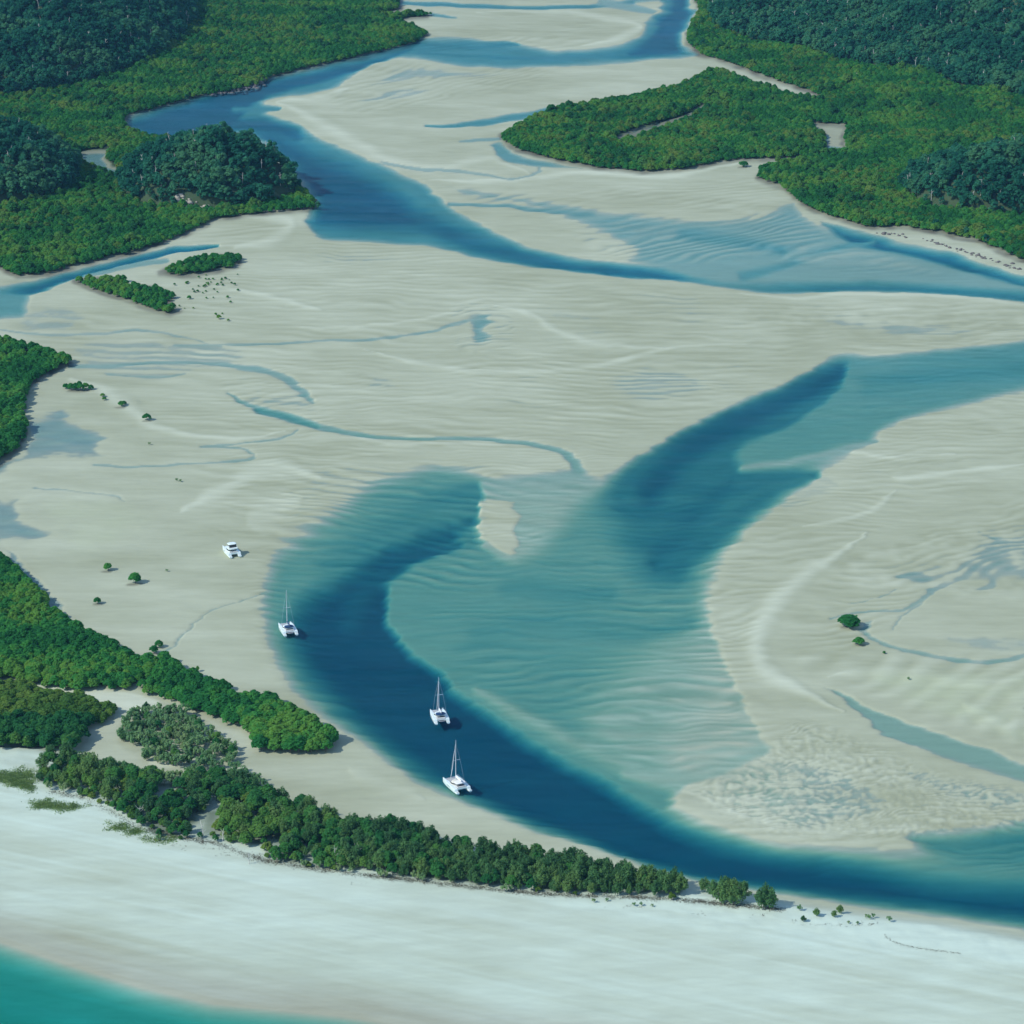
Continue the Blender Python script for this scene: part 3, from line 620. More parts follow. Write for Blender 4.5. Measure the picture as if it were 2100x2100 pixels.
def mat_sand():
    m, nt, out = new_mat('sand')
    b = nt.nodes.new('ShaderNodeBsdfPrincipled'); b.inputs['Roughness'].default_value = 0.85; b.inputs['Specular IOR Level'].default_value = 0.15
    at = nt.nodes.new('ShaderNodeAttribute'); at.attribute_name = 'albedo'
    ge = nt.nodes.new('ShaderNodeNewGeometry')
    mp = nt.nodes.new('ShaderNodeMapping'); mp.inputs['Scale'].default_value = (0.05, 0.22, 0.1)
    n1 = nt.nodes.new('ShaderNodeTexNoise'); n1.inputs['Scale'].default_value = 1.0; n1.inputs['Detail'].default_value = 6; n1.inputs['Roughness'].default_value = 0.65
    n2 = nt.nodes.new('ShaderNodeTexNoise'); n2.inputs['Scale'].default_value = 0.9; n2.inputs['Detail'].default_value = 5
    r1 = nt.nodes.new('ShaderNodeMapRange'); r1.inputs['From Min'].default_value = 0.3; r1.inputs['From Max'].default_value = 0.7; r1.inputs['To Min'].default_value = 0.92; r1.inputs['To Max'].default_value = 1.07
    mx = nt.nodes.new('ShaderNodeVectorMath'); mx.operation = 'SCALE'
    bp = nt.nodes.new('ShaderNodeBump'); bp.inputs['Strength'].default_value = 0.35; bp.inputs['Distance'].default_value = 0.12
    L = nt.links.new
    L(ge.outputs['Position'], mp.inputs['Vector']); L(mp.outputs[0], n1.inputs['Vector']); L(ge.outputs['Position'], n2.inputs['Vector'])
    L(n1.outputs['Fac'], r1.inputs['Value']); L(at.outputs['Color'], mx.inputs[0]); L(r1.outputs[0], mx.inputs['Scale'])
    L(n2.outputs['Fac'], bp.inputs['Height']); L(bp.outputs[0], b.inputs['Normal'])
    L(mx.outputs[0], b.inputs['Base Color']); L(b.outputs[0], out.inputs['Surface'])
    return m

def mat_water(name, sigma, rough=0.28):
    m, nt, out = new_mat(name)
    tr = nt.nodes.new('ShaderNodeBsdfTransparent'); gl = nt.nodes.new('ShaderNodeBsdfGlossy'); gl.inputs['Roughness'].default_value = rough
    fr = nt.nodes.new('ShaderNodeFresnel'); fr.inputs['IOR'].default_value = 1.333
    mx = nt.nodes.new('ShaderNodeMixShader')
    ge = nt.nodes.new('ShaderNodeNewGeometry'); mp = nt.nodes.new('ShaderNodeMapping'); mp.inputs['Scale'].default_value = (0.10, 0.5, 1.0)
    no = nt.nodes.new('ShaderNodeTexNoise'); no.inputs['Scale'].default_value = 0.8; no.inputs['Detail'].default_value = 5; no.inputs['Roughness'].default_value = 0.6
    bp = nt.nodes.new('ShaderNodeBump'); bp.inputs['Strength'].default_value = 0.5; bp.inputs['Distance'].default_value = 0.10
    va = nt.nodes.new('ShaderNodeVolumeAbsorption')
    dens = max(sigma) * 1.02
    va.inputs['Density'].default_value = dens
    va.inputs['Color'].default_value = tuple(1 - s / dens for s in sigma) + (1,)
    L = nt.links.new
    L(ge.outputs['Position'], mp.inputs['Vector']); L(mp.outputs[0], no.inputs['Vector']); L(no.outputs['Fac'], bp.inputs['Height'])
    # seen from below the bed gets the same share of light that entered from above
    io = nt.nodes.new('ShaderNodeMapRange'); io.inputs['To Min'].default_value = 1.333; io.inputs['To Max'].default_value = 1 / 1.333
    L(ge.outputs['Backfacing'], io.inputs['Value']); L(io.outputs[0], fr.inputs['IOR'])
    L(bp.outputs[0], fr.inputs['Normal']); L(bp.outputs[0], gl.inputs['Normal'])
    hf = nt.nodes.new('ShaderNodeMath'); hf.operation = 'MULTIPLY'; hf.inputs[1].default_value = 0.25     # wavelets face the viewer: far less mirror than a flat pane at these low angles
    m2 = nt.nodes.new('ShaderNodeMapping'); m2.inputs['Scale'].default_value = (0.012, 0.09, 1.0)
    n3 = nt.nodes.new('ShaderNodeTexNoise'); n3.inputs['Scale'].default_value = 1.0; n3.inputs['Detail'].default_value = 7; n3.inputs['Roughness'].default_value = 0.7
    r3 = nt.nodes.new('ShaderNodeMapRange'); r3.inputs['From Min'].default_value = 0.3; r3.inputs['From Max'].default_value = 0.7; r3.inputs['To Min'].default_value = 0.10; r3.inputs['To Max'].default_value = 0.42
    L(ge.outputs['Position'], m2.inputs['Vector']); L(m2.outputs[0], n3.inputs['Vector']); L(n3.outputs['Fac'], r3.inputs['Value']); L(r3.outputs[0], hf.inputs[1])
    L(fr.outputs[0], hf.inputs[0]); L(hf.outputs[0], mx.inputs[0]); L(tr.outputs[0], mx.inputs[1]); L(gl.outputs[0], mx.inputs[2])
    L(mx.outputs[0], out.inputs['Surface']); L(va.outputs[0], out.inputs['Volume'])
    return m

def mat_leaf(name, c0, c1, c2, patch=0.02, rough=0.8, trans=0.5):
    """leaf colour: varies tree by tree, leaf by leaf and stand by stand"""
    m, nt, out = new_mat(name)
    oi = nt.nodes.new('ShaderNodeObjectInfo'); ge = nt.nodes.new('ShaderNodeNewGeometry')
    no = nt.nodes.new('ShaderNodeTexNoise'); no.inputs['Scale'].default_value = patch; no.inputs['Detail'].default_value = 3
    n2 = nt.nodes.new('ShaderNodeTexNoise'); n2.inputs['Scale'].default_value = 0.9; n2.inputs['Detail'].default_value = 2
    a1 = nt.nodes.new('ShaderNodeMath'); a1.operation = 'MULTIPLY_ADD'; a1.inputs[1].default_value = 0.7
    a2 = nt.nodes.new('ShaderNodeMath'); a2.operation = 'MULTIPLY_ADD'; a2.inputs[1].default_value = 3.2; a2.inputs[2].default_value = -1.82
    a3 = nt.nodes.new('ShaderNodeMath'); a3.operation = 'MULTIPLY_ADD'; a3.inputs[1].default_value = 0.6
    rp = nt.nodes.new('ShaderNodeValToRGB')
    e = rp.color_ramp.elements
    e[0].color = c0 + (1,); e[0].position = 0.1
    e[1].color = c2 + (1,); e[1].position = 0.95
    k = e.new(0.5); k.color = c1 + (1,)
    df = nt.nodes.new('ShaderNodeBsdfPrincipled'); df.inputs['Roughness'].default_value = rough; df.inputs['Specular IOR Level'].default_value = 0.08
    tl = nt.nodes.new('ShaderNodeBsdfTranslucent'); mx = nt.nodes.new('ShaderNodeMixShader'); mx.inputs[0].default_value = trans
    L = nt.links.new
    L(ge.outputs['Position'], no.inputs['Vector']); L(ge.outputs['Position'], n2.inputs['Vector'])
    L(no.outputs['Fac'], a2.inputs[0]); L(n2.outputs['Fac'], a3.inputs[0]); L(a2.outputs[0], a3.inputs[2])
    L(oi.outputs['Random'], a1.inputs[0]); L(a3.outputs[0], a1.inputs[2]); L(a1.outputs[0], rp.inputs[0])
    L(rp.outputs[0], df.inputs['Base Color']); L(rp.outputs[0], tl.inputs['Color'])
    L(df.outputs[0], mx.inputs[1]); L(tl.outputs[0], mx.inputs[2]); L(mx.outputs[0], out.inputs['Surface'])
    return m

M = {}
M['sand'] = mat_sand()
M['inlet'] = mat_water('inlet_water', (0.38, 0.124, 0.061))
M['sea'] = mat_water('sea_water', (0.55, 0.085, 0.080))
M['mangrove'] = mat_leaf('mangrove_leaves', (0.030, 0.190, 0.046), (0.062, 0.285, 0.056), (0.150, 0.335, 0.056))
M['hillwood'] = mat_leaf('hill_forest_leaves', (0.016, 0.130, 0.076), (0.036, 0.200, 0.108), (0.085, 0.255, 0.115))
M['casuarina'] = mat_leaf('casuarina_needles', (0.060, 0.165, 0.062), (0.100, 0.235, 0.082), (0.165, 0.290, 0.085))
M['broadleaf'] = mat_leaf('coastal_broadleaf', (0.028, 0.155, 0.046), (0.060, 0.225, 0.052), (0.135, 0.285, 0.058))
M['scrub'] = mat_leaf('scrub_leaves', (0.15, 0.31, 0.13), (0.21, 0.38, 0.16), (0.28, 0.40, 0.17))
M['lime'] = mat_leaf('lime_leaves', (0.08, 0.16, 0.03), (0.12, 0.22, 0.03), (0.18, 0.27, 0.05))
M['olive'] = mat_leaf('olive_leaves', (0.070, 0.180, 0.036), (0.125, 0.250, 0.048), (0.190, 0.300, 0.058))
M['bark'] = mat_plain('bark', (0.13, 0.11, 0.085), 0.9, 0.1, vary=0.3, scale=3)
M['palebark'] = mat_plain('pale_bark', (0.34, 0.32, 0.27), 0.9, 0.1, vary=0.3, scale=3)
M['dead'] = mat_plain('bleached_wood', (0.50, 0.50, 0.45), 0.9, 0.1, vary=0.15, scale=3)
M['rock'] = mat_plain('granite', (0.36, 0.33, 0.27), 0.9, 0.15, vary=0.3, scale=0.35)
M['darkrock'] = mat_plain('dark_rock', (0.13, 0.12, 0.115), 0.9, 0.15, vary=0.35, scale=0.35)
M['gel'] = mat_plain('gelcoat', (0.72, 0.82, 0.79), 0.3, 0.5, vary=0.02, scale=0.6)
M['deck'] = mat_plain('deck_nonskid', (0.62, 0.63, 0.60), 0.7, 0.3, vary=0.05, scale=2)
M['cream'] = mat_plain('cream_deck', (0.66, 0.64, 0.54), 0.7, 0.3, vary=0.05, scale=2)
M['window'] = mat_plain('tinted_window', (0.012, 0.018, 0.022), 0.12, 0.6, vary=0.1)
M['alu'] = mat_plain('aluminium', (0.72, 0.74, 0.75), 0.35, 0.5, metal=0.3, vary=0.04)
M['canvas'] = mat_plain('navy_canvas', (0.02, 0.055, 0.13), 0.85, 0.2, vary=0.15, scale=3)
M['whitecanvas'] = mat_plain('white_canvas', (0.72, 0.73, 0.72), 0.85, 0.2, vary=0.05, scale=3)
M['net'] = mat_plain('trampoline_net', (0.40, 0.41, 0.40), 0.9, 0.1, vary=0.1, scale=9)
M['shadowed'] = mat_plain('shadowed_grey', (0.16, 0.16, 0.16), 0.7, 0.3, vary=0.15, scale=2)  # grey darkened to put the shade of the cockpit recess into the colour
M['antifoul'] = mat_plain('antifouling_paint', (0.05, 0.07, 0.09), 0.7, 0.2, vary=0.2, scale=2)
M['rubber'] = mat_plain('dinghy_tube', (0.30, 0.31, 0.32), 0.6, 0.3, vary=0.08, scale=2)
M['grass'] = mat_leaf('dune_grass', (0.16, 0.26, 0.08), (0.22, 0.33, 0.10), (0.30, 0.40, 0.15), patch=0.3)
M['weed'] = mat_plain('dried_seaweed', (0.10, 0.09, 0.06), 0.9, 0.1, vary=0.4, scale=1.0)

# ------------------------------------------------------------------ helpers: linking, tagging
def link(name, me, mat=None, parent=None):
    o = bpy.data.objects.new(name, me)
    COL.objects.link(o)
    if mat is not None and me is not None:
        if not me.materials: me.materials.append(mat)
    if parent is not None: o.parent = parent
    return o

def tag(o, label=None, cat=None, group=None, kind=None):
    if label: o['label'] = label
    if cat: o['category'] = cat
    if group: o['group'] = group
    if kind: o['kind'] = kind
    return o

# ground
gme = mesh_np('sand_flats', co, faces, smooth=True)
ca_ = gme.color_attributes.new('albedo', 'FLOAT_COLOR', 'POINT')
ca_.data.foreach_set('color', np.concatenate([COLR.reshape(-1, 3), np.ones((NV * NU, 1))], 1).astype(np.float32).ravel())
ground = link('ground', gme, M['sand'])
tag(ground, 'rippled pale sand flats, channels and white beach of the inlet', 'sand', kind='structure')

# water bodies: closed prisms, their top at z = 0, parted under the dune ridge of the spit
def prism(name, ring, z0, z1, mat):
    n = len(ring)
    bm = bmesh.new()
    top = [bm.verts.new((p[0], p[1], z1)) for p in ring]; bot = [bm.verts.new((p[0], p[1], z0)) for p in ring]
    bm.faces.new(top); bm.faces.new(bot[::-1])
    for i in range(n):
        j = (i + 1) % n
        bm.faces.new((top[j], top[i], bot[i], bot[j]))
    bmesh.ops.recalc_face_normals(bm, faces=bm.faces)
    me = bpy.data.meshes.new(name); bm.to_mesh(me); bm.free()
    return link(name, me, mat)
part_line = []
for u in (-900, -300, 0, 160, 300, 450, 644, 800, 1000, 1300, 1621, 1932, 2300, 3000):
    vb = float(curve_v(BACK, u)); vs = float(curve_v(SEA, u))
    part_line.append(G(u, vb + (vs - vb) * 0.30))
pl = [(-6000, part_line[0].y + 1500)] + [(p.x, p.y) for p in part_line] + [(6000, part_line[-1].y - 1200)]
inlet = prism('inlet_water', pl + [(60000, 3000), (60000, 90000), (-60000, 90000), (-60000, 3000)], -14.0, 0.0, M['inlet'])
tag(inlet, 'blue and teal tidal water of the inlet channels', 'water', kind='structure')
sea = prism('sea', [(p[0], p[1] - 0.5) for p in pl] + [(6000, -4000), (-6000, -4000)], -14.0, 0.0, M['sea'])
tag(sea, 'turquoise sea off the white beach', 'water', kind='structure')

# ------------------------------------------------------------------ plants
def quads(C, N, a, b, roll=None):
    """leaf-clump faces: centres C, normals N, half sizes a (across) and b (along)"""
    n = len(C)
    N = N / (np.linalg.norm(N, axis=1, keepdims=True) + 1e-9)
    ref = np.where(np.abs(N[:, 2:3]) < 0.9, np.array([[0, 0, 1.0]]), np.array([[1.0, 0, 0]]))
    T = np.cross(ref, N); T /= np.linalg.norm(T, axis=1, keepdims=True) + 1e-9
    B = np.cross(N, T)
    r = rng.uniform(0, 2 * np.pi, n) if roll is None else roll
    T2 = T * np.cos(r)[:, None] + B * np.sin(r)[:, None]; B2 = -T * np.sin(r)[:, None] + B * np.cos(r)[:, None]
    a = np.broadcast_to(a, (n,))[:, None]; b = np.broadcast_to(b, (n,))[:, None]
    v = np.stack([C - T2 * a - B2 * b * 0.6, C + T2 * a - B2 * b * 0.6, C + T2 * a * 0.55 + B2 * b, C - T2 * a * 0.55 + B2 * b], 1)
    return v.reshape(-1, 3), np.arange(n * 4).reshape(n, 4)

def rand_dirs(n, zmin=-1.0):
    z = rng.uniform(zmin, 1, n); t = rng.uniform(0, 2 * np.pi, n); r = np.sqrt(1 - z * z)
    return np.stack([r * np.cos(t), r * np.sin(t), z], 1)

def crown_clumps(balls, per, leaf, jitter=0.5, zmin=-0.5):
    """balls: (x, y, z, rx, rz): leaf faces on and inside each ball, facing outwards"""
    CS, NS = [], []
    for (x, y, z, rx, rz) in balls:
        D = rand_dirs(per, zmin)
        rad = rng.uniform(0.72, 1.08, per)[:, None]
        CS.append(np.array([x, y, z]) + D * rad * np.array([rx, rx, rz]))
        NS.append(D + 0.7 * jitter * rng.normal(size=(per, 3)) + np.array([0, 0, 1.0]))
    C = np.concatenate(CS); N = np.concatenate(NS)
    s = rng.uniform(0.65, 1.35, len(C)) * leaf
    return quads(C, N, s, s * rng.uniform(0.8, 1.5, len(C)))

def tube(p0, p1, r0, r1, seg=6):
    p0 = np.array(p0, float); p1 = np.array(p1, float); d = p1 - p0; d /= np.linalg.norm(d) + 1e-9
    ref = np.array([0, 0, 1.0]) if abs(d[2]) < 0.9 else np.array([1.0, 0, 0])
    t = np.cross(ref, d); t /= np.linalg.norm(t); b = np.cross(d, t)
    an = np.arange(seg) / seg * 2 * np.pi
    ring = np.cos(an)[:, None] * t + np.sin(an)[:, None] * b
    v = np.concatenate([p0 + ring * r0, p1 + ring * r1])
    f = np.array([(i, (i + 1) % seg, seg + (i + 1) % seg, seg + i) for i in range(seg)])
    return v, f

def join(parts):
    vs, fs, o = [], [], 0
    for v, f in parts:
        vs.append(v); fs.append(f + o); o += len(v)
    return np.concatenate(vs), np.concatenate(fs)

def limbs(h_trunk, r, tips, lean=0.15, n=6):
    top = np.array([rng.normal() * lean, rng.normal() * lean, h_trunk])
    parts = [tube((0, 0, -0.4), top, r, r * 0.65, 7)]
    for tip in tips:
        mid = top * 0.5 + np.array(tip) * 0.5 + rng.normal(size=3) * 0.15
        parts += [tube(top, mid, r * 0.5, r * 0.33, 5), tube(mid, tip, r * 0.33, r * 0.1, 5)]
    return join(parts)

def proto_mangrove(h, w, nb=32, per=30, leaf=0.34):
    balls = []
    for i in range(nb):
        t = rng.uniform(0, 2 * np.pi); rr = math.sqrt(rng.uniform(0, 1)) * w * 0.40
        zc = h * (0.82 - 0.42 * (rr / (w * 0.40)) ** 2.4) * rng.uniform(0.92, 1.05)
        rb = rng.uniform(0.10, 0.18) * w
        balls.append((rr * math.cos(t), rr * math.sin(t), max(zc - rb * 0.3, rb * 0.6), rb, rb * rng.uniform(0.7, 0.95)))
    cr = crown_clumps(balls, per, leaf)
    tips = [(b[0] * 0.8, b[1] * 0.8, b[2]) for b in balls[:6]]
    return cr, limbs(h * 0.3, 0.16, tips)

def proto_casuarina(h, w, nb=20, per=70):
    CS, NS, TIPS = [], [], []
    for i in range(nb):
        t = rng.uniform(0, 2 * np.pi); rr = math.sqrt(rng.uniform(0, 1)) * w * 0.42
        base = np.array([rr * 0.75 * math.cos(t), rr * 0.75 * math.sin(t), h * rng.uniform(0.08, 0.35)])
        top = np.array([rr * 1.25 * math.cos(t), rr * 1.25 * math.sin(t), h * (0.93 - 0.45 * (rr / (w * 0.42)) ** 1.8) * rng.uniform(0.82, 1.02)])
        s = rng.uniform(0, 1, per) ** 0.8
        rad = w * 0.20 * np.clip(np.sin(np.pi * np.clip(s * 0.80 + 0.10, 0, 1)), 0, 1) ** 0.6
        D = rand_dirs(per, -0.3); D[:, 2] *= 0.5
        C = base + (top - base) * s[:, None] + D * rad[:, None] * rng.uniform(0.6, 1.1, per)[:, None]
        CS.append(C); NS.append(D + 0.45 * rng.normal(size=(per, 3)) + [0, 0, 0.5]); TIPS.append(tuple(top * 0.8 + base * 0.2))
    C = np.concatenate(CS); N = np.concatenate(NS)
    n = len(C)
    return quads(C, N, rng.uniform(0.12, 0.24, n), rng.uniform(0.22, 0.48, n), roll=rng.normal(0, 0.7, n)), limbs(h * 0.25, 0.15, TIPS[:7])

def proto_hill(h, w, nb=12, per=40, leaf=0.42):
    balls = []
    for i in range(nb):
        t = rng.uniform(0, 2 * np.pi); rr = math.sqrt(rng.uniform(0.02, 1)) * w * 0.42
        zc = h * (0.86 - 0.28 * (rr / (w * 0.42)) ** 2) * rng.uniform(0.78, 1.06)
        rb = rng.uniform(0.15, 0.24) * w
        balls.append((rr * math.cos(t), rr * math.sin(t), zc - rb * 0.5, rb, rb * rng.uniform(0.6, 0.9)))
    for i in range(4):
        t = rng.uniform(0, 2 * np.pi)
        balls.append((w * 0.33 * math.cos(t), w * 0.33 * math.sin(t), h * rng.uniform(0.25, 0.45), w * 0.17, w * 0.16))
    cr = crown_clumps(balls, per, leaf, jitter=0.55)
    return cr, limbs(h * 0.45, 0.17, [(b[0] * 0.85, b[1] * 0.85, b[2]) for b in balls[:7]])

def proto_scrub(h, w, nb=13, per=44):
    balls = []
    for i in range(nb):
        t = rng.uniform(0, 2 * np.pi); rr = math.sqrt(rng.uniform(0, 1)) * w * 0.45
        balls.append((rr * math.cos(t), rr * math.sin(t), h * rng.uniform(0.45, 0.95), w * rng.uniform(0.08, 0.15), h * rng.uniform(0.14, 0.26)))
    cr = crown_clumps(balls, per, 0.20, jitter=0.8)
    return cr, limbs(h * 0.15, 0.09, [(b[0], b[1], b[2]) for b in balls])

def make_protos(kind, n, fn, leafmat, barkmat):
    L = []
    for i in range(n):
        (cv, cf), (tv, tf) = fn(i)
        cm = mesh_np(kind + '_crown', cv, cf); cm.materials.append(M[leafmat])
        tm = mesh_np(kind + '_trunk', tv, tf, True); tm.materials.append(M[barkmat])
        L.append((cm, tm))
    return L
PR = {
    'mangrove': make_protos('mangrove', 6, lambda i: proto_mangrove(4.6 + 0.25 * i, 4.6 + 0.2 * i), 'mangrove', 'bark'),
    'hill': make_protos('hill_tree', 6, lambda i: proto_hill(10.0 + 0.7 * i, 5.6 + 0.35 * i), 'hillwood', 'palebark'),
    'casuarina': make_protos('casuarina', 6, lambda i: proto_casuarina(8.6 + 0.35 * i, 5.2 + 0.2 * i), 'casuarina', 'bark'),
    'broadleaf': make_protos('broadleaf', 5, lambda i: proto_mangrove(7.4 + 0.4 * i, 5.8 + 0.25 * i, nb=34, per=34, leaf=0.36), 'broadleaf', 'bark'),
    'scrub': make_protos('scrub', 4, lambda i: proto_scrub(3.6 + 0.3 * i, 4.2 + 0.3 * i), 'scrub', 'palebark'),
    'olive': make_protos('olive', 4, lambda i: proto_mangrove(4.2 + 0.4 * i, 4.8 + 0.3 * i), 'olive', 'bark'),
    'lime': make_protos('lime_bush', 2, lambda i: proto_mangrove(3.0, 3.6, nb=10, per=40, leaf=0.24), 'lime', 'bark'),
}
CROWN_OF = {}      # first placed crown object of each prototype, reused by the forest masses

def tree(kind, var, x, y, s, label, cat, group=None, name=None, rz=None, sxy=1.0, dz=0.0):
    z = float(ground_z(x, y)) + dz
    root = bpy.data.objects.new(name or (kind + '_tree'), None)
    COL.objects.link(root)
    root.empty_display_size = 0.5
    root.location = (x, y, z); root.rotation_euler = (0, 0, rng.uniform(0, 6.28) if rz is None else rz); root.scale = (s * sxy, s * sxy, s)
    tag(root, label, cat, group)
    cm, tm = PR[kind][var % len(PR[kind])]
    c = link('crown', cm, None, root); link('trunk', tm, None, root)
    CROWN_OF.setdefault((kind, var % len(PR[kind])), c)
    return root

def scatter_points(polys, spacing, holes=(), cond=None, jit=0.48):
    out = []
    for P in polys:
        us = np.array([p[0] for p in P], float); vs = np.array([p[1] for p in P], float)
        us = np.clip(us, -160, 2092); vs = np.clip(vs, -150, 2060)
        gx, gy = to_ground(us, vs)
        X = np.arange(gx.min(), gx.max(), spacing); Y = np.arange(gy.min(), gy.max(), spacing * 0.87)
        A, B = np.meshgrid(X, Y)
        A = A + (np.arange(len(Y)) % 2 * 0.5 * spacing)[:, None]
        A = A + rng.uniform(-jit, jit, A.shape) * spacing; B = B + rng.uniform(-jit, jit, B.shape) * spacing
        A = A.ravel(); B = B.ravel()
        u, v = to_plan(A, B)
        k = (u > -150) & (u < 2082) & (v > -140)
        A, B, u, v = A[k], B[k], u[k], v[k]
        k = inside(u, v, P)
        for H in holes: k &= ~inside(u, v, H)
        out.append(np.stack([A[k], B[k]], 1))
    pts = np.concatenate(out)
    if cond is not None: pts = pts[cond(pts)]
    return pts

def forest_mass(name, pts, kind, label, smin=0.8, smax=1.2, dz=0.0, zscale=1.0, cat='forest', gaps=True):
    """a wood that reads as one mass: instances of the tree crowns standing elsewhere"""
    gap = fbm(pts[:, 0] / 11, pts[:, 1] / 14, 305, 2) + 0.25 * rng.normal(size=len(pts))
    pts = pts[gap > -0.72]
    n = len(pts)
    z = ground_z(pts[:, 0], pts[:, 1]) + dz
    me = bpy.data.meshes.new(name)
    me.vertices.add(n); me.vertices.foreach_set('co', np.stack([pts[:, 0], pts[:, 1], z], 1).astype(np.float32).ravel())
    clump = fbm(pts[:, 0] / 26, pts[:, 1] / 26, 301, 2)
    s = rng.uniform(smin, smax, n) * (1 + 0.24 * clump) * np.where(rng.uniform(size=n) < 0.04, 1.25, 1.0)
    rot = np.zeros((n, 3), np.float32); rot[:, 2] = rng.uniform(0, 6.283, n); rot[:, 0] = rng.normal(0, 0.06, n); rot[:, 1] = rng.normal(0, 0.06, n)
    sc = np.stack([s * rng.uniform(0.9, 1.15, n), s * rng.uniform(0.9, 1.15, n), s * zscale * rng.uniform(0.92, 1.1, n)], 1).astype(np.float32)
    a = me.attributes.new('rot', 'FLOAT_VECTOR', 'POINT'); a.data.foreach_set('vector', rot.ravel())
    a = me.attributes.new('scl', 'FLOAT_VECTOR', 'POINT'); a.data.foreach_set('vector', sc.ravel())
    protos = [CROWN_OF[(kind, i)] for i in range(len(PR[kind])) if (kind, i) in CROWN_OF]
    a = me.attributes.new('pick', 'INT', 'POINT'); a.data.foreach_set('value', rng.integers(0, len(protos), n).astype(np.int32))
    o = link(name, me)
    ng = bpy.data.node_groups.new(name, 'GeometryNodeTree')
    ng.interface.new_socket('Geometry', in_out='INPUT', socket_type='NodeSocketGeometry')
    ng.interface.new_socket('Geometry', in_out='OUTPUT', socket_type='NodeSocketGeometry')
    N, L = ng.nodes, ng.links.new
    gi = N.new('NodeGroupInput'); go = N.new('NodeGroupOutput')
    iop = N.new('GeometryNodeInstanceOnPoints'); iop.inputs['Pick Instance'].default_value = True
    jg = N.new('GeometryNodeJoinGeometry')
    for p in protos:
        ob = N.new('GeometryNodeObjectInfo'); ob.inputs['Object'].default_value = p; ob.inputs['As Instance'].default_value = True
        L(ob.outputs['Geometry'], jg.inputs[0])
    def attr(nm, ty):
        q = N.new('GeometryNodeInputNamedAttribute'); q.data_type = ty; q.inputs['Name'].default_value = nm
        return q.outputs['Attribute']
    e2r = N.new('FunctionNodeEulerToRotation')
    L(attr('rot', 'FLOAT_VECTOR'), e2r.inputs[0])
    L(gi.outputs[0], iop.inputs['Points']); L(jg.outputs[0], iop.inputs['Instance'])
    L(attr('pick', 'INT'), iop.inputs['Instance Index']); L(e2r.outputs[0], iop.inputs['Rotation']); L(attr('scl', 'FLOAT_VECTOR'), iop.inputs['Scale'])
    L(iop.outputs[0], go.inputs[0])
    md = o.modifiers.new('trees', 'NODES'); md.node_group = ng
    tag(o, label, cat, kind='stuff')
    return o

# ---- tree belt behind the ocean beach: the nearest trees one by one, the rest as a mass ---------
belt = scatter_points([L_BELT], 3.5)
bu, bv = to_plan(belt[:, 0], belt[:, 1])
belt = belt[~((bu < 540) & (fbm(belt[:, 0] / 10, belt[:, 1] / 12, 511, 2) + 0.12 * rng.normal(size=len(belt)) > 0.35))]
bu, bv = to_plan(belt[:, 0], belt[:, 1])
order = np.argsort(belt[:, 1])
front = np.array([bv[i] - np.interp(bu[i], [66, 167, 270, 400, 507, 644, 794, 1011, 1271], [1485, 1517, 1573, 1599, 1635, 1655, 1672, 1696, 1706]) for i in range(len(belt))])
order = np.argsort(-front)
rest = []
cnt = {'casuarina': 0, 'broadleaf': 0, 'olive': 0}
for r_, i in enumerate(order):
    x, y = belt[i]; u = bu[i]
    pc = np.interp(u, [60, 200, 330, 600, 760, 900, 2000], [0.8, 0.6, 0.25, 0.3, 0.6, 0.9, 1.0])
    kind = 'casuarina' if rng.uniform() < pc else 'broadleaf'
    if u < 640 and rng.uniform() < 0.28: kind = 'olive'
    if r_ < 300:
        row = 'front row' if front[i] > -8 else 'second row' if front[i] > -16 else 'third row'
        seg = ('by the yellow-green dune grass' if u < 160 else 'above the dune hollow' if u < 300 else 'above the leaning dead tree' if u < 420 else 'behind the small dead tree' if u < 530
               else 'left of the pale dead trunks' if u < 650 else 'by the bright green bushes' if u < 790 else 'right of the bright green bushes' if u < 930 else 'below the narrow sand strip' if u < 1060 else 'beside the deep channel' if u < 1190 else 'at the right end of the belt')
        lab = ('feathery grey-green casuarina, ' if kind == 'casuarina' else 'low olive green bush, ' if kind == 'olive' else 'rounded dark green tree, ') + row + ' of the belt ' + seg
        cnt[kind] += 1
        tree(kind, int(rng.integers(0, 6)), x, y, rng.uniform(0.55, 1.08) * (0.75 if front[i] > -6 else 1.0) * (0.84 if u < 620 else 1.0), lab, 'tree', kind + 's of the belt, ' + row + ' ' + seg, name=kind + '_tree')
    else:
        rest.append((x, y, kind))
for kind in ('casuarina', 'broadleaf', 'olive'):
    pts = np.array([(a, b) for a, b, k in rest if k == kind])
    if len(pts) < 4: continue
    forest_mass('belt_' + kind + 's', pts, kind, 'back rows of ' + ('grey-green casuarinas' if kind == 'casuarina' else 'olive green bushes' if kind == 'olive' else 'dark rounded trees') + ' in the belt behind the white beach', 0.6, 1.0)

# ---- mangroves of the spit on the left: nearest ones singly --------------------------------------
sp = scatter_points([L_SPIT], 3.1)
su, sv = to_plan(sp[:, 0], sp[:, 1])
order = np.argsort(sp[:, 1])
for r_, i in enumerate(order[:130]):
    where = ('at the tip of the mangrove stand beside the moored catamarans' if su[i] > 470 else 'on the sandy inner edge of the left mangrove stand' if su[i] > 250 else 'beside the sandy clearing at the left edge')
    tree('mangrove', int(rng.integers(0, 6)), sp[i, 0], sp[i, 1], rng.uniform(0.9, 1.35) * (1.15 if su[i] > 470 else 1.0), 'bushy green mangrove ' + where, 'tree', 'mangroves ' + where, name='mangrove_tree')
forest_mass('spit_mangroves', sp[order[130:]], 'mangrove', 'dense bright green mangroves covering the spit at lower left', 0.85, 1.2)
s2 = scatter_points([L_SPIT2], 3.3)
u2, v2 = to_plan(s2[:, 0], s2[:, 1])
o2 = np.argsort(-u2)
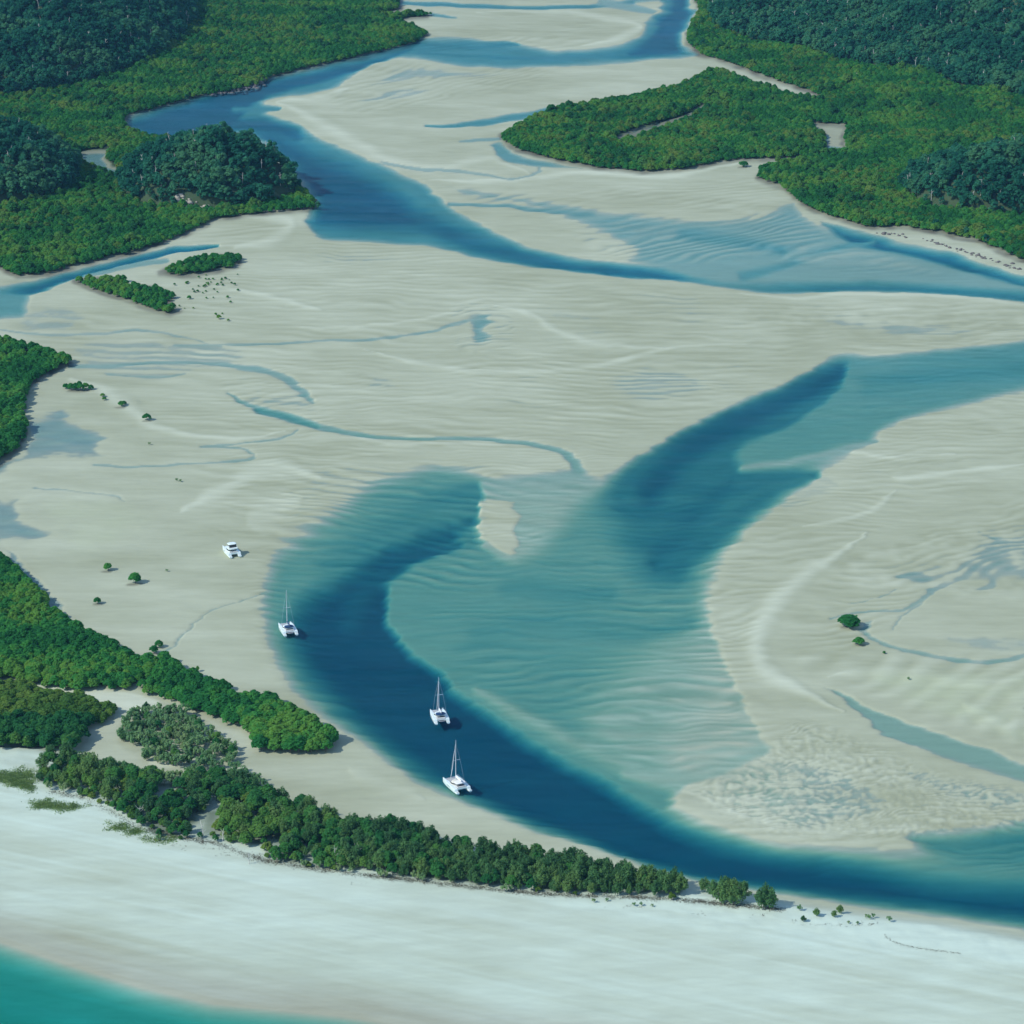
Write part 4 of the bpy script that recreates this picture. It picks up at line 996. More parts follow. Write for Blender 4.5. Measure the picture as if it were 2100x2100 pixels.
for i in o2[:14]:
    tree('olive', int(rng.integers(0, 4)), s2[i, 0], s2[i, 1], rng.uniform(0.7, 1.0), 'olive green bush at the pointed end of the left thicket, by the sand path', 'tree', 'bushes at the point of the left thicket', name='thicket_bush')
r2 = s2[o2[14:]]; v3 = v2[o2[14:]]
forest_mass('spit_thicket', r2[v3 < 1372], 'olive', 'olive green thicket at the left edge beside the white sand path', 0.75, 1.2)
forest_mass('spit_trees', r2[v3 >= 1372], 'broadleaf', 'dark rounded trees at the left edge above the white beach', 0.6, 1.0)
sc = scatter_points([L_SCRUB, [(140, 1430), (220, 1440), (350, 1462), (450, 1458), (520, 1485), (440, 1498), (300, 1490), (200, 1470)]], 4.5)
for p in sc[:170]:
    pu = float(to_plan(p[0], p[1])[0])
    w_ = 'beside the white sand path' if pu < 290 else 'midway between the two sand paths' if pu < 370 else 'facing the mangrove tip'
    tree('scrub', int(rng.integers(0, 4)), p[0], p[1], rng.uniform(0.7, 1.25), 'grey twiggy shrub in the scrub patch, ' + w_, 'shrub', 'grey scrub ' + w_, name='scrub_bush')
for q in scatter_points([L_SCRUB], 6.2):
    kd = 'casuarina' if rng.uniform() < 0.6 else 'broadleaf'
    tree(kd, int(rng.integers(0, 5)), q[0], q[1], rng.uniform(0.4, 0.72), ('low feathery casuarina' if kd == 'casuarina' else 'low rounded green tree') + ' standing among the grey scrub', 'tree', 'low trees among the grey scrub: ' + kd, name=kd + '_tree')

# ---- single plants ------------------------------------------------------------------------------
def lone(kind, u, v, s, label, cat='tree', name='mangrove_tree', sxy=1.0, var=None, group=None):
    x, y = to_ground(u, v)
    return tree(kind, int(rng.integers(0, 4)) if var is None else var, float(x), float(y), s, label, cat, group, name, sxy=sxy)
lone('mangrove', 204, 1077, 0.95, 'small round mangrove, uppermost of three on the sand left of the motor catamaran', var=0)
lone('mangrove', 255, 1101, 1.25, 'largest round mangrove on the bare sand flat left of the boats', var=1)
lone('mangrove', 184, 1140, 0.72, 'small lollipop-shaped mangrove on bare sand nearest the left mangrove edge', var=2)
lone('mangrove', 300, 1222, 0.75, 'slim small mangrove standing at the mouth of the thin creek', var=3)
lone('mangrove', 290, 1234, 0.95, 'broad small mangrove at the forest edge by the thin creek', var=0)
lone('mangrove', 373, 1268, 0.6, 'spindly leaning shrub on the sand beyond the spit mangroves', var=2, sxy=0.6)
lone('scrub', 315, 1079, 0.35, 'tiny dark seedling alone on the sand right of the three round mangroves', 'shrub', 'mangrove_seedling')
lone('mangrove', 1602, 1184, 1.35, 'oval mangrove bush by the little creek on the right-hand sand flat', sxy=1.6, var=1)
lone('mangrove', 1620, 1217, 0.8, 'small dark mangrove just below the oval bush on the right sand flat', sxy=1.35, var=2)
lone('mangrove', 1668, 1234, 0.3, 'tiny mangrove seedling nearest the two bushes on the right sand flat', 'shrub', 'mangrove_seedling')
lone('scrub', 1714, 1284, 0.35, 'tiny dark tuft alone on the yellowish sand of the right flat', 'shrub', 'mangrove_seedling')
lone('mangrove', 1402, 315, 1.1, 'lone round bush on the sand at the mouth of the right-hand creek', sxy=1.6, var=0)
for i, (u, v, s) in enumerate([(124, 734, .8), (134, 736, .95), (143, 737, 1.0), (152, 738, .95), (162, 735, .8), (172, 736, .6), (150, 728, .7)]):
    lone('mangrove', u, v, s, 'bright green mangrove in the small clump on the white sand at left', group='small mangrove clump on white sand', var=i % 6)
for (u, v, s, t) in [(194, 750, .55, 'sparse'), (197, 756, .45, 'tiny'), (229, 768, .7, 'dark spreading'), (234, 765, .5, 'small upright'), (277, 794, .8, 'compact')]:
    lone('mangrove', u, v, s, t + ' mangrove on the white sand bar, in the line right of the green clump', 'tree', 'mangrove_tree', sxy=1.2)
lone('scrub', 282, 840, .4, 'tiny dark twig of a mangrove on the flat above the curling stream', 'shrub', 'mangrove_seedling')
for u, v in [(333, 909), (340, 910)]:
    lone('scrub', u, v, .4, 'pair of tiny dark seedlings on the pale sand above the grounded motor catamaran', 'shrub', 'mangrove_seedling', group='pair of seedlings')
for P, lab, grp in ((I_ONE, 'mangrove on the upper of the two small green islets', 'mangroves of the upper islet'), (I_TWO, 'mangrove on the lower ragged islet of the two on the left flat', 'mangroves of the lower islet')):
    for p in scatter_points([P], 4.4):
        tree('mangrove', int(rng.integers(0, 6)), p[0], p[1], rng.uniform(0.75, 1.1), lab, 'tree', grp, name='mangrove_tree')
for k in range(46):
    a = rng.normal(0, 1, 2)
    u, v = 395 + 34 * a[0], 537 + 9 * a[1]
    if k % 4 == 0: u, v = rng.uniform(330, 470), rng.uniform(530, 608)
    lone('mangrove', u, v, rng.uniform(0.18, 0.42), 'scattered low mangrove sapling on the sand below the small islets', 'shrub', 'mangrove_sapling', group='mangrove saplings below the islets')
lone('mangrove', 357, 565, .6, 'larger dark sapling at the lower left of the scattered saplings', var=1)
lone('mangrove', 413, 603, .65, 'larger dark sapling at the foot of the scattered saplings', var=2)

# casuarina clumps at the sandy end of the spit
for i, (u, v, s) in enumerate([(1345, 1706, .95), (1362, 1716, 1.1), (1380, 1709, 1.15), (1384, 1720, 1.0), (1400, 1712, 1.0), (1368, 1702, 1.0)]):
    lone('casuarina', u, v, s, 'casuarina in the large dense clump standing alone past the end of the belt', var=i, name='casuarina_tree', group='large casuarina clump at the end of the spit')
lone('casuarina', 1328, 1690, .75, 'small casuarina just left of and behind the large lone clump', var=2, name='casuarina_tree')
for i, (u, v, s) in enumerate([(1437, 1726, 1.0), (1450, 1727, 1.05), (1444, 1719, 1.05)]):
    lone('casuarina', u, v, s, 'casuarina in the smaller round clump nearest the channel, right of the large clump', var=i + 1, name='casuarina_tree', group='smaller casuarina clump at the end of the spit')
lone('casuarina', 1540, 1742, .42, 'young dark casuarina on the sand, left of the pair by the water', 'shrub', 'casuarina_sapling', sxy=1.2, var=0)
lone('casuarina', 1584, 1733, .45, 'young casuarina nearest the water at the end of the spit', 'shrub', 'casuarina_sapling', sxy=1.0, var=1)
lone('casuarina', 1573, 1743, .35, 'low young casuarina just in front of the one nearest the water', 'shrub', 'casuarina_sapling', sxy=1.1, var=2)
lone('casuarina', 1515, 1752, .3, 'lowest young casuarina of the sandy end, left of the other saplings', 'shrub', 'casuarina_sapling', sxy=1.2, var=3)
for (u, v, s) in [(1508, 1731, .55), (1635, 1742, .4), (1646, 1741, .4), (1640, 1746, .4), (1678, 1751, .5), (1600, 1755, .3), (1617, 1756, .3)]:
    lone('scrub', u, v, s, 'low brown-grey dune shrub on the bare sandy end of the spit', 'shrub', 'dune_shrub', group='dune shrubs on the sandy end')
lone('lime', 1266, 1709, 1.0, 'bright lime-green bush at the right foot of the tree belt', 'shrub', 'lime_bush', var=0)
for (u, v, s) in [(722, 1650, 1.0), (760, 1652, 1.15), (735, 1658, .8)]:
    lone('lime', u, v, s, 'bright green bush low in the front of the belt near its middle', 'shrub', 'lime_bush', group='bright green bushes in the belt front')
for (u, v, s) in [(1015, 1695, .8), (1050, 1697, .8), (1085, 1700, .6)]:
    lone('lime', u, v, s, 'low yellow-green bush on the sand at the foot of the right belt', 'shrub', 'lime_bush', group='low yellow-green bushes at the belt foot')
for (u, v, s) in [(95, 1502, .8), (120, 1508, .9), (640, 1657, .6), (660, 1659, .5), (715, 1667, .8), (727, 1668, .7), (785, 1673, .8), (797, 1676, .7), (950, 1695, .7), (962, 1693, .5), (1120, 1715, .4), (1145, 1713, .35), (1195, 1722, .35), (1210, 1722, .35), (1230, 1723, .3), (600, 1650, .8), (575, 1648, .7), (430, 1600, .7), (455, 1603, .8), (300, 1597, .6)]:
    lone('scrub', u, v, s, 'small grey dune shrub on white sand at the front foot of the belt', 'shrub', 'dune_shrub', group='dune shrubs along the belt foot')

# bleached dead trees
def dead_tree(u, v, h, label, lean=0.2):
    x, y = to_ground(u, v); x = float(x); y = float(y)
    parts = []
    top = np.array([rng.normal() * lean * h, rng.normal() * lean * h, h])
    parts.append(tube((0, 0, -0.3), top * 0.55, 0.17, 0.12, 6)); parts.append(tube(top * 0.55, top, 0.12, 0.05, 6))
    tv, tf = join(parts)
    root = bpy.data.objects.new('dead_tree', None); COL.objects.link(root); root.location = (x, y, float(ground_z(x, y)))
    tag(root, label, 'dead tree')
    link('trunk', mesh_np('dead_trunk', tv, tf, True), M['dead'], root)
    for k in range(6):
        b = top * rng.uniform(0.3, 0.85); d = rand_dirs(1, 0.1)[0] * h * rng.uniform(0.25, 0.45)
        bv_, bf = join([tube(b, b + d * 0.6, 0.08, 0.06, 5), tube(b + d * 0.6, b + d + np.array([0, 0, 0.1 * h]), 0.06, 0.03, 5)])
        link('branch', mesh_np('dead_branch', bv_, bf, True), M['dead'], root)
dead_tree(471, 1642, 4.2, 'bare bleached dead tree standing on the white sand before the belt')
dead_tree(262, 1560, 6.5, 'tall bleached dead tree at the left belt front beside the dune hollow', 0.08)
dead_tree(635, 1640, 7.5, 'pale dead trunk rising from the belt front left of the bright green bushes', 0.1)
dead_tree(385, 1590, 6.0, 'leaning bleached dead tree among dark trees, above the dune edge', 0.3)
dead_tree(678, 1640, 8.0, 'pale dead trunk in the belt just left of the bright green bushes', 0.06)
dead_tree(420, 1600, 4.0, 'low bleached dead tree fallen outwards at the belt foot', 0.5)

# ---- far forests ---------------------------------------------------------------------------------
for i in range(6):       # a few free-standing hill trees, whose crowns the hill forests repeat
    uv = [(600, 392), (352, 190), (1765, 432), (1822, 446), (1860, 462), (1325, 92)][i]
    lone('hill', uv[0], uv[1], 0.7, ['small tree on the rocky tip of the wooded knoll', 'tree standing on the bank above the grey rocks', 'first tall tree from the left behind the right-hand beach', 'middle tall tree behind the right-hand beach', 'tall tree at the right end of the right-hand beach', 'tree on the bank where the far river leaves the right hill'][i], name='forest_tree', var=i)
hillmask = lambda p: sample(HILL, p[:, 0], p[:, 1]) > 2.5
flatmask = lambda p: sample(HILL, p[:, 0], p[:, 1]) <= 2.5
for nm, P, lab in (('left', L_LEFT, 'left bank'), ('right', L_RIGHT, 'right bank and its wooded islet')):
    pts = scatter_points([P], 3.5, HOLES, flatmask)
    forest_mass('mangrove_forest', pts, 'mangrove', 'low even mangrove forest of the ' + lab, 0.65, 1.1)
    pts = scatter_points([P], 5.2, HOLES + ROCKY, hillmask)
    forest_mass('hill_forest', pts, 'hill', 'dark tall forest on the hills of the ' + lab.split(' and')[0], 0.6, 1.3)
for P, lab in ((L_LEFT, 'left bank'), (L_RIGHT, 'right bank')):
    q = scatter_points([P], 15.0, HOLES, flatmask)
    q = q[fbm(q[:, 0] / 60, q[:, 1] / 60, 611, 2) > -0.1]
    forest_mass('emergent_trees', q, 'broadleaf', 'taller dark trees standing out of the mangrove forest of the ' + lab, 0.75, 1.15)
    q = scatter_points([P], 11.0, HOLES, flatmask)
    q = q[fbm(q[:, 0] / 70, q[:, 1] / 70, 617, 2) > 0.05]
    forest_mass('olive_trees', q, 'olive', 'yellow-green patches in the mangrove forest of the ' + lab, 1.0, 1.4)
pts = scatter_points([L_WEST], 3.6)
forest_mass('mangrove_forest', pts, 'mangrove', 'mangrove wood on the left edge beside the blue wet patch', 0.9, 1.3)

# bare pale trunks that stick out of the hill forests
parts = []
for nm, P in (('l', L_LEFT), ('r', L_RIGHT)):
    q = scatter_points([P], 22.0, HOLES, hillmask)
    for p in q:
        z = float(ground_z(p[0], p[1])); h = rng.uniform(8, 13); b = np.array([p[0], p[1], z])
        t = b + np.array([rng.normal() * 0.9, rng.normal() * 0.9, h])
        parts.append(tube(b, t, 0.26, 0.14, 5))
        for k in range(4):
            a = b + (t - b) * rng.uniform(0.55, 0.95)
            parts.append(tube(a, a + rand_dirs(1, 0.2)[0] * rng.uniform(1.5, 3.2), 0.14, 0.05, 4))
bt = link('bare_trunks', mesh_np('bare_trunks', *join(parts), True), M['dead'])
tag(bt, 'pale bare trunks and limbs sticking out of the hill forests', 'dead trees', kind='stuff')

# ------------------------------------------------------------------ rocks
def rocks(name, line_pts, n, spread, size, mat, label):
    P = smooth_pts([(a, b, 0) for a, b in line_pts], False, 6)
    parts = []
    for k in range(n):
        p = P[rng.integers(0, len(P))]
        u = p[0] + rng.normal() * spread; v = p[1] + rng.normal() * spread * 0.35
        x, y = to_ground(u, v); z = float(ground_z(x, y))
        bm = bmesh.new(); bmesh.ops.create_icosphere(bm, subdivisions=1, radius=1.0)
        s = size * min(rng.lognormal(0, 0.4), 1.5)
        sc3 = np.array([s * rng.uniform(.8, 1.5), s * rng.uniform(.7, 1.2), s * rng.uniform(.5, .9)])
        vv = np.array([v_.co[:] for v_ in bm.verts]) * (1 + np.clip(rng.normal(0, 0.14, (len(bm.verts), 1)), -0.25, 0.25)) * sc3 + np.array([float(x), float(y), z + s * 0.15])
        ff = np.array([[q.index for q in f.verts] for f in bm.faces]); bm.free()
        parts.append((vv, ff))
    v, f = join(parts)
    o = link(name, mesh_np(name, v, f), M[mat])
    return tag(o, label, 'rocks', kind='stuff')
rocks('shore_rocks', [(335, 396), (380, 400), (440, 401), (520, 397), (572, 390)], 260, 4, 1.5, 'rock', 'cream boulders along the foot of the wooded knoll')
rocks('shore_rocks', [(540, 394), (575, 393), (592, 386), (588, 376)], 60, 4, 1.2, 'darkrock', 'dark rocks on the point of the knoll')
rocks('shore_rocks', [(400, 177), (440, 172), (480, 164), (492, 155)], 110, 5, 1.9, 'darkrock', 'grey rock slabs at the bend of the far river bank')
rocks('shore_rocks', [(1712, 395), (1740, 407), (1790, 417), (1846, 425)], 150, 4, 1.3, 'rock', 'pale boulders at the foot of the right-hand knoll')
rocks('shore_rocks', [(1446, 111), (1475, 125), (1540, 139), (1618, 151)], 160, 7, 1.9, 'rock', 'pale rocks where the right hill meets the mangroves')
rocks('shore_rocks', [(1660, 440), (1740, 452), (1820, 475), (1860, 488), (1920, 508)], 80, 4, 0.9, 'darkrock', 'dark stones along the small right-hand beach')
kx, ky = to_ground(375, 392)

# ------------------------------------------------------------------ dune grass and tide wrack
def tufts(name, spots, mat, label, cat, h=0.5, per=60, spread=0.8, leaf=1.0):
    C, N = [], []
    for (u, v, ru, rv, n) in spots:
        for k in range(n):
            a = rng.normal(size=2)
            x, y = to_ground(u + a[0] * ru, v + a[1] * rv); z = float(ground_z(x, y))
            c = np.array([float(x), float(y), z]) + rng.normal(0, [spread, spread, 0.0], (per, 3)) + np.stack([np.zeros(per), np.zeros(per), rng.uniform(0.05, h, per)], 1)
            C.append(c); N.append(rng.normal(size=(per, 3)) * [1, 1, 0.7] + [0, 0, 0.6])
    C = np.concatenate(C); N = np.concatenate(N)
    v, f = quads(C, N, rng.uniform(0.05, 0.13, len(C)) * leaf, rng.uniform(0.15, 0.4, len(C)) * leaf)
    o = link(name, mesh_np(name, v, f), M[mat])
    return tag(o, label, cat, kind='stuff')
tufts('dune_grass', [(20, 1477, 24, 7, 90), (50, 1492, 18, 5, 40), (85, 1530, 14, 4, 34), (120, 1535, 16, 3, 26), (230, 1570, 10, 4, 14), (250, 1580, 9, 3, 14), (300, 1594, 14, 3, 14)], 'grass', 'sparse yellow-green creeping grass on the dune at left', 'grass', h=0.35, per=64, spread=1.2, leaf=1.2)
tufts('belt_litter', [(u_, float(np.interp(u_, [100, 167, 270, 400, 507, 644, 794, 1011, 1271, 1300, 1475], [1505, 1520, 1576, 1602, 1638, 1658, 1675, 1699, 1709, 1712, 1730])), 5, 1.6, int(2 + 7 * vnoise(np.array([u_ / 55.0]), np.array([0.5]), 5)[0] ** 2)) for u_ in range(100, 1475, 7)], 'weed', 'brown fallen needles and low twigs along the belt foot', 'litter', h=0.15, per=26, spread=0.9, leaf=0.7)
wr = [(1668, 1777), (1671, 1782), (1682, 1788), (1698, 1794), (1720, 1800), (1745, 1804), (1775, 1808), (1810, 1813)]
tufts('tide_wrack', [(u_, float(np.interp(u_, [p[0] for p in wr], [p[1] for p in wr])), 1.0, 0.5, 1) for u_ in np.linspace(1668, 1810, 70)] + [(1640, 1756, 12, 2, 14), (1580, 1757, 24, 2, 18), (1500, 1752, 10, 2, 6), (1440, 1739, 14, 2, 9), (1320, 1737, 12, 2, 7), (330, 1605, 8, 3, 6), (425, 1622, 8, 4, 9), (400, 1614, 10, 3, 8), (350, 1612, 6, 2, 4), (690, 1678, 20, 3, 5), (1200, 1724, 30, 3, 9)], 'weed', 'thin dark line of washed-up weed on the beach', 'seaweed', h=0.08, per=5, spread=0.35, leaf=0.7)

# ------------------------------------------------------------------ boats
def bm_mesh(name, bm):
    bmesh.ops.recalc_face_normals(bm, faces=bm.faces)
    me = bpy.data.meshes.new(name); bm.to_mesh(me); bm.free()
    return me

def loft(name, rings, cap=True):
    bm = bmesh.new(); R = []
    for r in rings: R.append([bm.verts.new(p) for p in r])
    n = len(rings[0])
    for a, b in zip(R[:-1], R[1:]):
        for i in range(n):
            bm.faces.new((a[i], a[(i + 1) % n], b[(i + 1) % n], b[i]))
    if cap:
        bm.faces.new(R[0]); bm.faces.new(R[-1][::-1])
    return bm_mesh(name, bm)

def hull_mesh(x0, side, L, wmax, dmid, dbow, step):
    """one hull of a catamaran, its centre line at x0, bow towards +y"""
    rings = []
    for t in (0.0, 0.03, 0.10, 0.13, 0.30, 0.50, 0.70, 0.84, 0.93, 0.98, 1.0):
        y = -L / 2 + L * t
        w = wmax * (0.80 + 0.2 * min(t / 0.3, 1)) * (1 - max(0, (t - 0.5) / 0.5) ** 2.3 * 0.93)
        dk = step if t < 0.12 else dmid + (dbow - dmid) * max(0, (t - 0.3) / 0.7) ** 1.4
        if t < 0.02: dk = step * 0.7
        kd = -0.55 * (1 - max(0, (t - 0.75) / 0.25) ** 2 * 0.7) * (0.55 + 0.45 * min(t / 0.2, 1))
        y += 0.5 * max(0, t - 0.93) / 0.07 * 0.3
        rings.append([(x0 - w, y, dk), (x0 - w, y, 0.5 * dk + 0.05), (x0 - w * 0.86, y, 0.02), (x0 - w * 0.45, y, kd * 0.8), (x0, y, kd), (x0 + w * 0.45, y, kd * 0.8),
                      (x0 + w * 0.86, y, 0.02), (x0 + w, y, 0.5 * dk + 0.05), (x0 + w, y, dk), (x0 + w * 0.5, y, dk + 0.05), (x0 - w * 0.5, y, dk + 0.05)])
    return loft('hull', rings)

def rounded(cx, y0, y1, hw, n=20, p=3.0, front=0.7):
    """super-ellipse outline in plan, blunter at the stern"""
    out = []
    cy = (y0 + y1) / 2; hl = (y1 - y0) / 2
    for k in range(n):
        a = 2 * math.pi * k / n
        c, s = math.cos(a), math.sin(a)
        pw = 2 / p
        x = hw * math.copysign(abs(c) ** pw, c); y = hl * math.copysign(abs(s) ** pw, s)
        if y > 0: x *= 1 - (1 - front) * (y / hl) ** 2
        out.append((cx + x, cy + y))
    return out

def slab(name, o0, z0, o1, z1, bulge=0.0):
    r = [[(x, y, z0) for x, y in o0], [(x, y, z1) for x, y in o1]]
    if bulge:
        cx = sum(p[0] for p in o1) / len(o1); cy = sum(p[1] for p in o1) / len(o1)
        r.append([(cx + (x - cx) * 0.8, cy + (y - cy) * 0.8, z1 + bulge * 0.7) for x, y in o1])
        r.append([(cx + (x - cx) * 0.4, cy + (y - cy) * 0.4, z1 + bulge) for x, y in o1])
    return loft(name, r)

def box_mesh(name, x0, x1, y0, y1, z0, z1, bev=0.05):
    bm = bmesh.new(); bmesh.ops.create_cube(bm, size=1.0)
    for v in bm.verts: v.co = Vector(((x0 + x1) / 2 + v.co.x * (x1 - x0), (y0 + y1) / 2 + v.co.y * (y1 - y0), (z0 + z1) / 2 + v.co.z * (z1 - z0)))
    if bev: bmesh.ops.bevel(bm, geom=bm.edges[:], offset=bev, segments=2, affect='EDGES')
    return bm_mesh(name, bm)

def tubes(name, segs):
    v, f = join([tube(a, b, r0, r1, 8) for a, b, r0, r1 in segs])
    return mesh_np(name, v, f, True)

def place_boat(name, u, v, heading, label, z=0.0):
    root = bpy.data.objects.new(name, None); COL.objects.link(root)
    root.location = G(u, v, z); root.rotation_euler = (0, 0, heading)
    return tag(root, label, 'catamaran')

def sail_cat(u, v, heading, L, B, mast, label, roof='gel', bimini='whitecanvas', cover='whitecanvas', jib=True, hard=True, stern='davit'):
    r = place_boat('sailing_catamaran', u, v, heading, label)
    hx = B / 2 - 0.85
    for s in (-1, 1):
        h = link('hull', hull_mesh(s * hx, s, L, 0.85, 1.45, 1.85, 0.55), M['gel'], r)
        link('portlight', box_mesh('portlight', s * hx + s * 0.80 - 0.06, s * hx + s * 0.80 + 0.06, -1.2, 1.6, 0.95, 1.15, 0.02), M['window'], h)
        link('transom_step', box_mesh('transom_step', s * hx - 0.55, s * hx + 0.55, -L / 2 + 0.3, -L / 2 + 1.2, 0.58, 0.72, 0.04), M['deck'], h)
    link('bridge_deck', box_mesh('bridge_deck', -hx + 0.3, hx - 0.3, -L * 0.36, L * 0.17, 0.85, 1.50, 0.08), M['gel'], r)
    link('crossbeam', tubes('crossbeam', [((-hx, L * 0.40, 1.72), (hx, L * 0.40, 1.72), 0.13, 0.13)]), M['alu'], r)
    link('trampoline', box_mesh('trampoline', -hx + 0.62, hx - 0.62, L * 0.175, L * 0.395, 1.55, 1.60, 0), M['net'], r)
    y0, y1 = -L * 0.10, L * 0.22
    cab = link('cabin', slab('cabin', rounded(0, y0, y1, hx * 0.92, p=3.2, front=0.55), 1.46, rounded(0, y0 + 0.1, y1 - 1.2, hx * 0.74, p=3.2, front=0.6), 2.55, 0.22), M[roof], r)
    link('window_band', slab('window_band', rounded(0, y0 - 0.02, y1 - 0.40, hx * 0.885, p=3.2, front=0.56), 1.86, rounded(0, y0 + 0.04, y1 - 0.82, hx * 0.815, p=3.2, front=0.58), 2.26), M['window'], cab)
    cp = link('cockpit', box_mesh('cockpit', -hx * 0.75, hx * 0.75, -L * 0.34, y0 - 0.1, 1.44, 1.54, 0.02), M['shadowed'], r)
    link('seat', box_mesh('seat', -hx * 0.7, hx * 0.7, -L * 0.34, -L * 0.29, 1.5, 1.95, 0.06), M['deck'], cp)
    link('seat', box_mesh('seat', -hx * 0.74, -hx * 0.5, -L * 0.29, y0 - 0.4, 1.5, 1.92, 0.06), M['deck'], cp)
    link('helm_wheel', tubes('helm_wheel', [((hx * 0.55 + 0.4 * math.cos(a), y0 - 0.5, 2.3 + 0.4 * math.sin(a)), (hx * 0.55 + 0.4 * math.cos(a + .63), y0 - 0.5, 2.3 + 0.4 * math.sin(a + .63)), 0.04, 0.04) for a in np.arange(0, 6.28, .628)]), M['alu'], cp)
    bm_ = link('hardtop' if hard else 'bimini', slab('bimini', rounded(0, -L * 0.31, y0 + 0.3, hx * 0.80, p=4, front=0.95), 3.15, rounded(0, -L * 0.305, y0 + 0.25, hx * 0.76, p=4, front=0.95), 3.27, 0.15), M[bimini], r)
    for sx_ in (-1, 1):
        for yy in (-L * 0.29, y0 - 0.2):
            link('post', tubes('post', [((sx_ * hx * 0.7, yy, 1.5), (sx_ * hx * 0.7, yy, 3.17), 0.05, 0.05)]), M['alu'], bm_)
    my = L * 0.07
    mt = link('mast', tubes('mast', [((0, my, 2.5), (0, my - 0.1, mast * 0.6), 0.17, 0.15), ((0, my - 0.1, mast * 0.6), (0, my - 0.35, mast), 0.15, 0.09)]), M['alu'], r)
    for sx_ in (-1, 1):
        link('spreader', tubes('spreader', [((0, my - 0.1, mast * 0.56), (sx_ * 1.7, my - 0.5, mast * 0.57), 0.08, 0.06)]), M['alu'], mt)
    link('boom', tubes('boom', [((0, my - 0.2, 3.75), (0, -L * 0.31, 3.95), 0.12, 0.10)]), M['alu'], r)
    link('sail_cover', loft('sail_cover', [[(0.24 * k * math.cos(a), y, z + 0.34 * k * math.sin(a) + 0.2) for a in np.arange(0, 6.28, .785)] for y, z, k in ((my - 0.25, 4.1, 0.9), (my - 1.2, 4.05, 1.3), (-L * 0.15, 4.0, 1.05), (-L * 0.30, 3.98, 0.7))]), M[cover], r)
    if jib:
        link('furled_jib', tubes('furled_jib', [((0, L * 0.40, 1.75), (0, L * 0.30, mast * 0.30), 0.08, 0.15), ((0, L * 0.30, mast * 0.30), (0, my + 0.05, mast * 0.90), 0.15, 0.06)]), M['whitecanvas'], r)
    for sx_ in (-1, 1):
        link('shroud', tubes('shroud', [((sx_ * (hx + 0.5), my - 1.2, 1.5), (sx_ * 1.7, my - 0.5, mast * 0.57), 0.025, 0.025), ((sx_ * 1.7, my - 0.5, mast * 0.57), (0, my - 0.3, mast * 0.93), 0.025, 0.025)]), M['alu'], r)
        rs = []
        ys = np.linspace(-L * 0.30, L * 0.44, 8)
        for k in range(8):
            xk = sx_ * (hx + 0.55 * (1 - max(0, (ys[k] / L - 0.1) / 0.36) ** 2))
            zk = 1.48 + 0.35 * max(0, ys[k] / L) * 2
            rs.append(((xk, ys[k], zk), (xk, ys[k], zk + 0.65), 0.02, 0.02))
            if k: rs.append((prev, (xk, ys[k], zk + 0.65), 0.02, 0.02))
            prev = (xk, ys[k], zk + 0.65)
        link('railing', tubes('railing', rs), M['alu'], r)
    if stern:
        link('davit_bar', tubes('davit_bar', [((-hx * 0.6, -L * 0.34, 1.6), (-hx * 0.6, -L * 0.43, 1.9), 0.06, 0.05), ((hx * 0.6, -L * 0.34, 1.6), (hx * 0.6, -L * 0.43, 1.9), 0.06, 0.05), ((-hx * 0.6, -L * 0.43, 1.9), (hx * 0.6, -L * 0.43, 1.9), 0.05, 0.05)]), M['alu'], r)
        an = np.linspace(0.4, 5.9, 12)
        d = [(1.5 * math.cos(a) * 0.95, -L * 0.44 + 0.62 * math.sin(a), 1.15) for a in an]
        link('tender', tubes('tender', [(d[k], d[k + 1], 0.2, 0.2) for k in range(11)]), M['rubber'], r)
    return r

hd = lambda dx, dy: math.atan2(-dx, dy)
sail_cat(862, 1484, hd(-0.46, 0.88), 13.6, 7.4, 20.5, 'white sailing catamaran with cream cabin roof and hardtop, nearest of the three moored', roof='cream', stern=None)
sail_cat(829, 1355, hd(-0.24, 0.97), 12.2, 7.0, 19.0, 'white sailing catamaran with dark cockpit moored in mid channel, between the other two', bimini='canvas', hard=False)
sail_cat(543, 1190, hd(-0.32, 0.95), 12.6, 7.2, 20.0, 'white sailing catamaran with navy canvas, moored in the shallows farthest from the beach', bimini='canvas', cover='canvas', jib=False, hard=False)

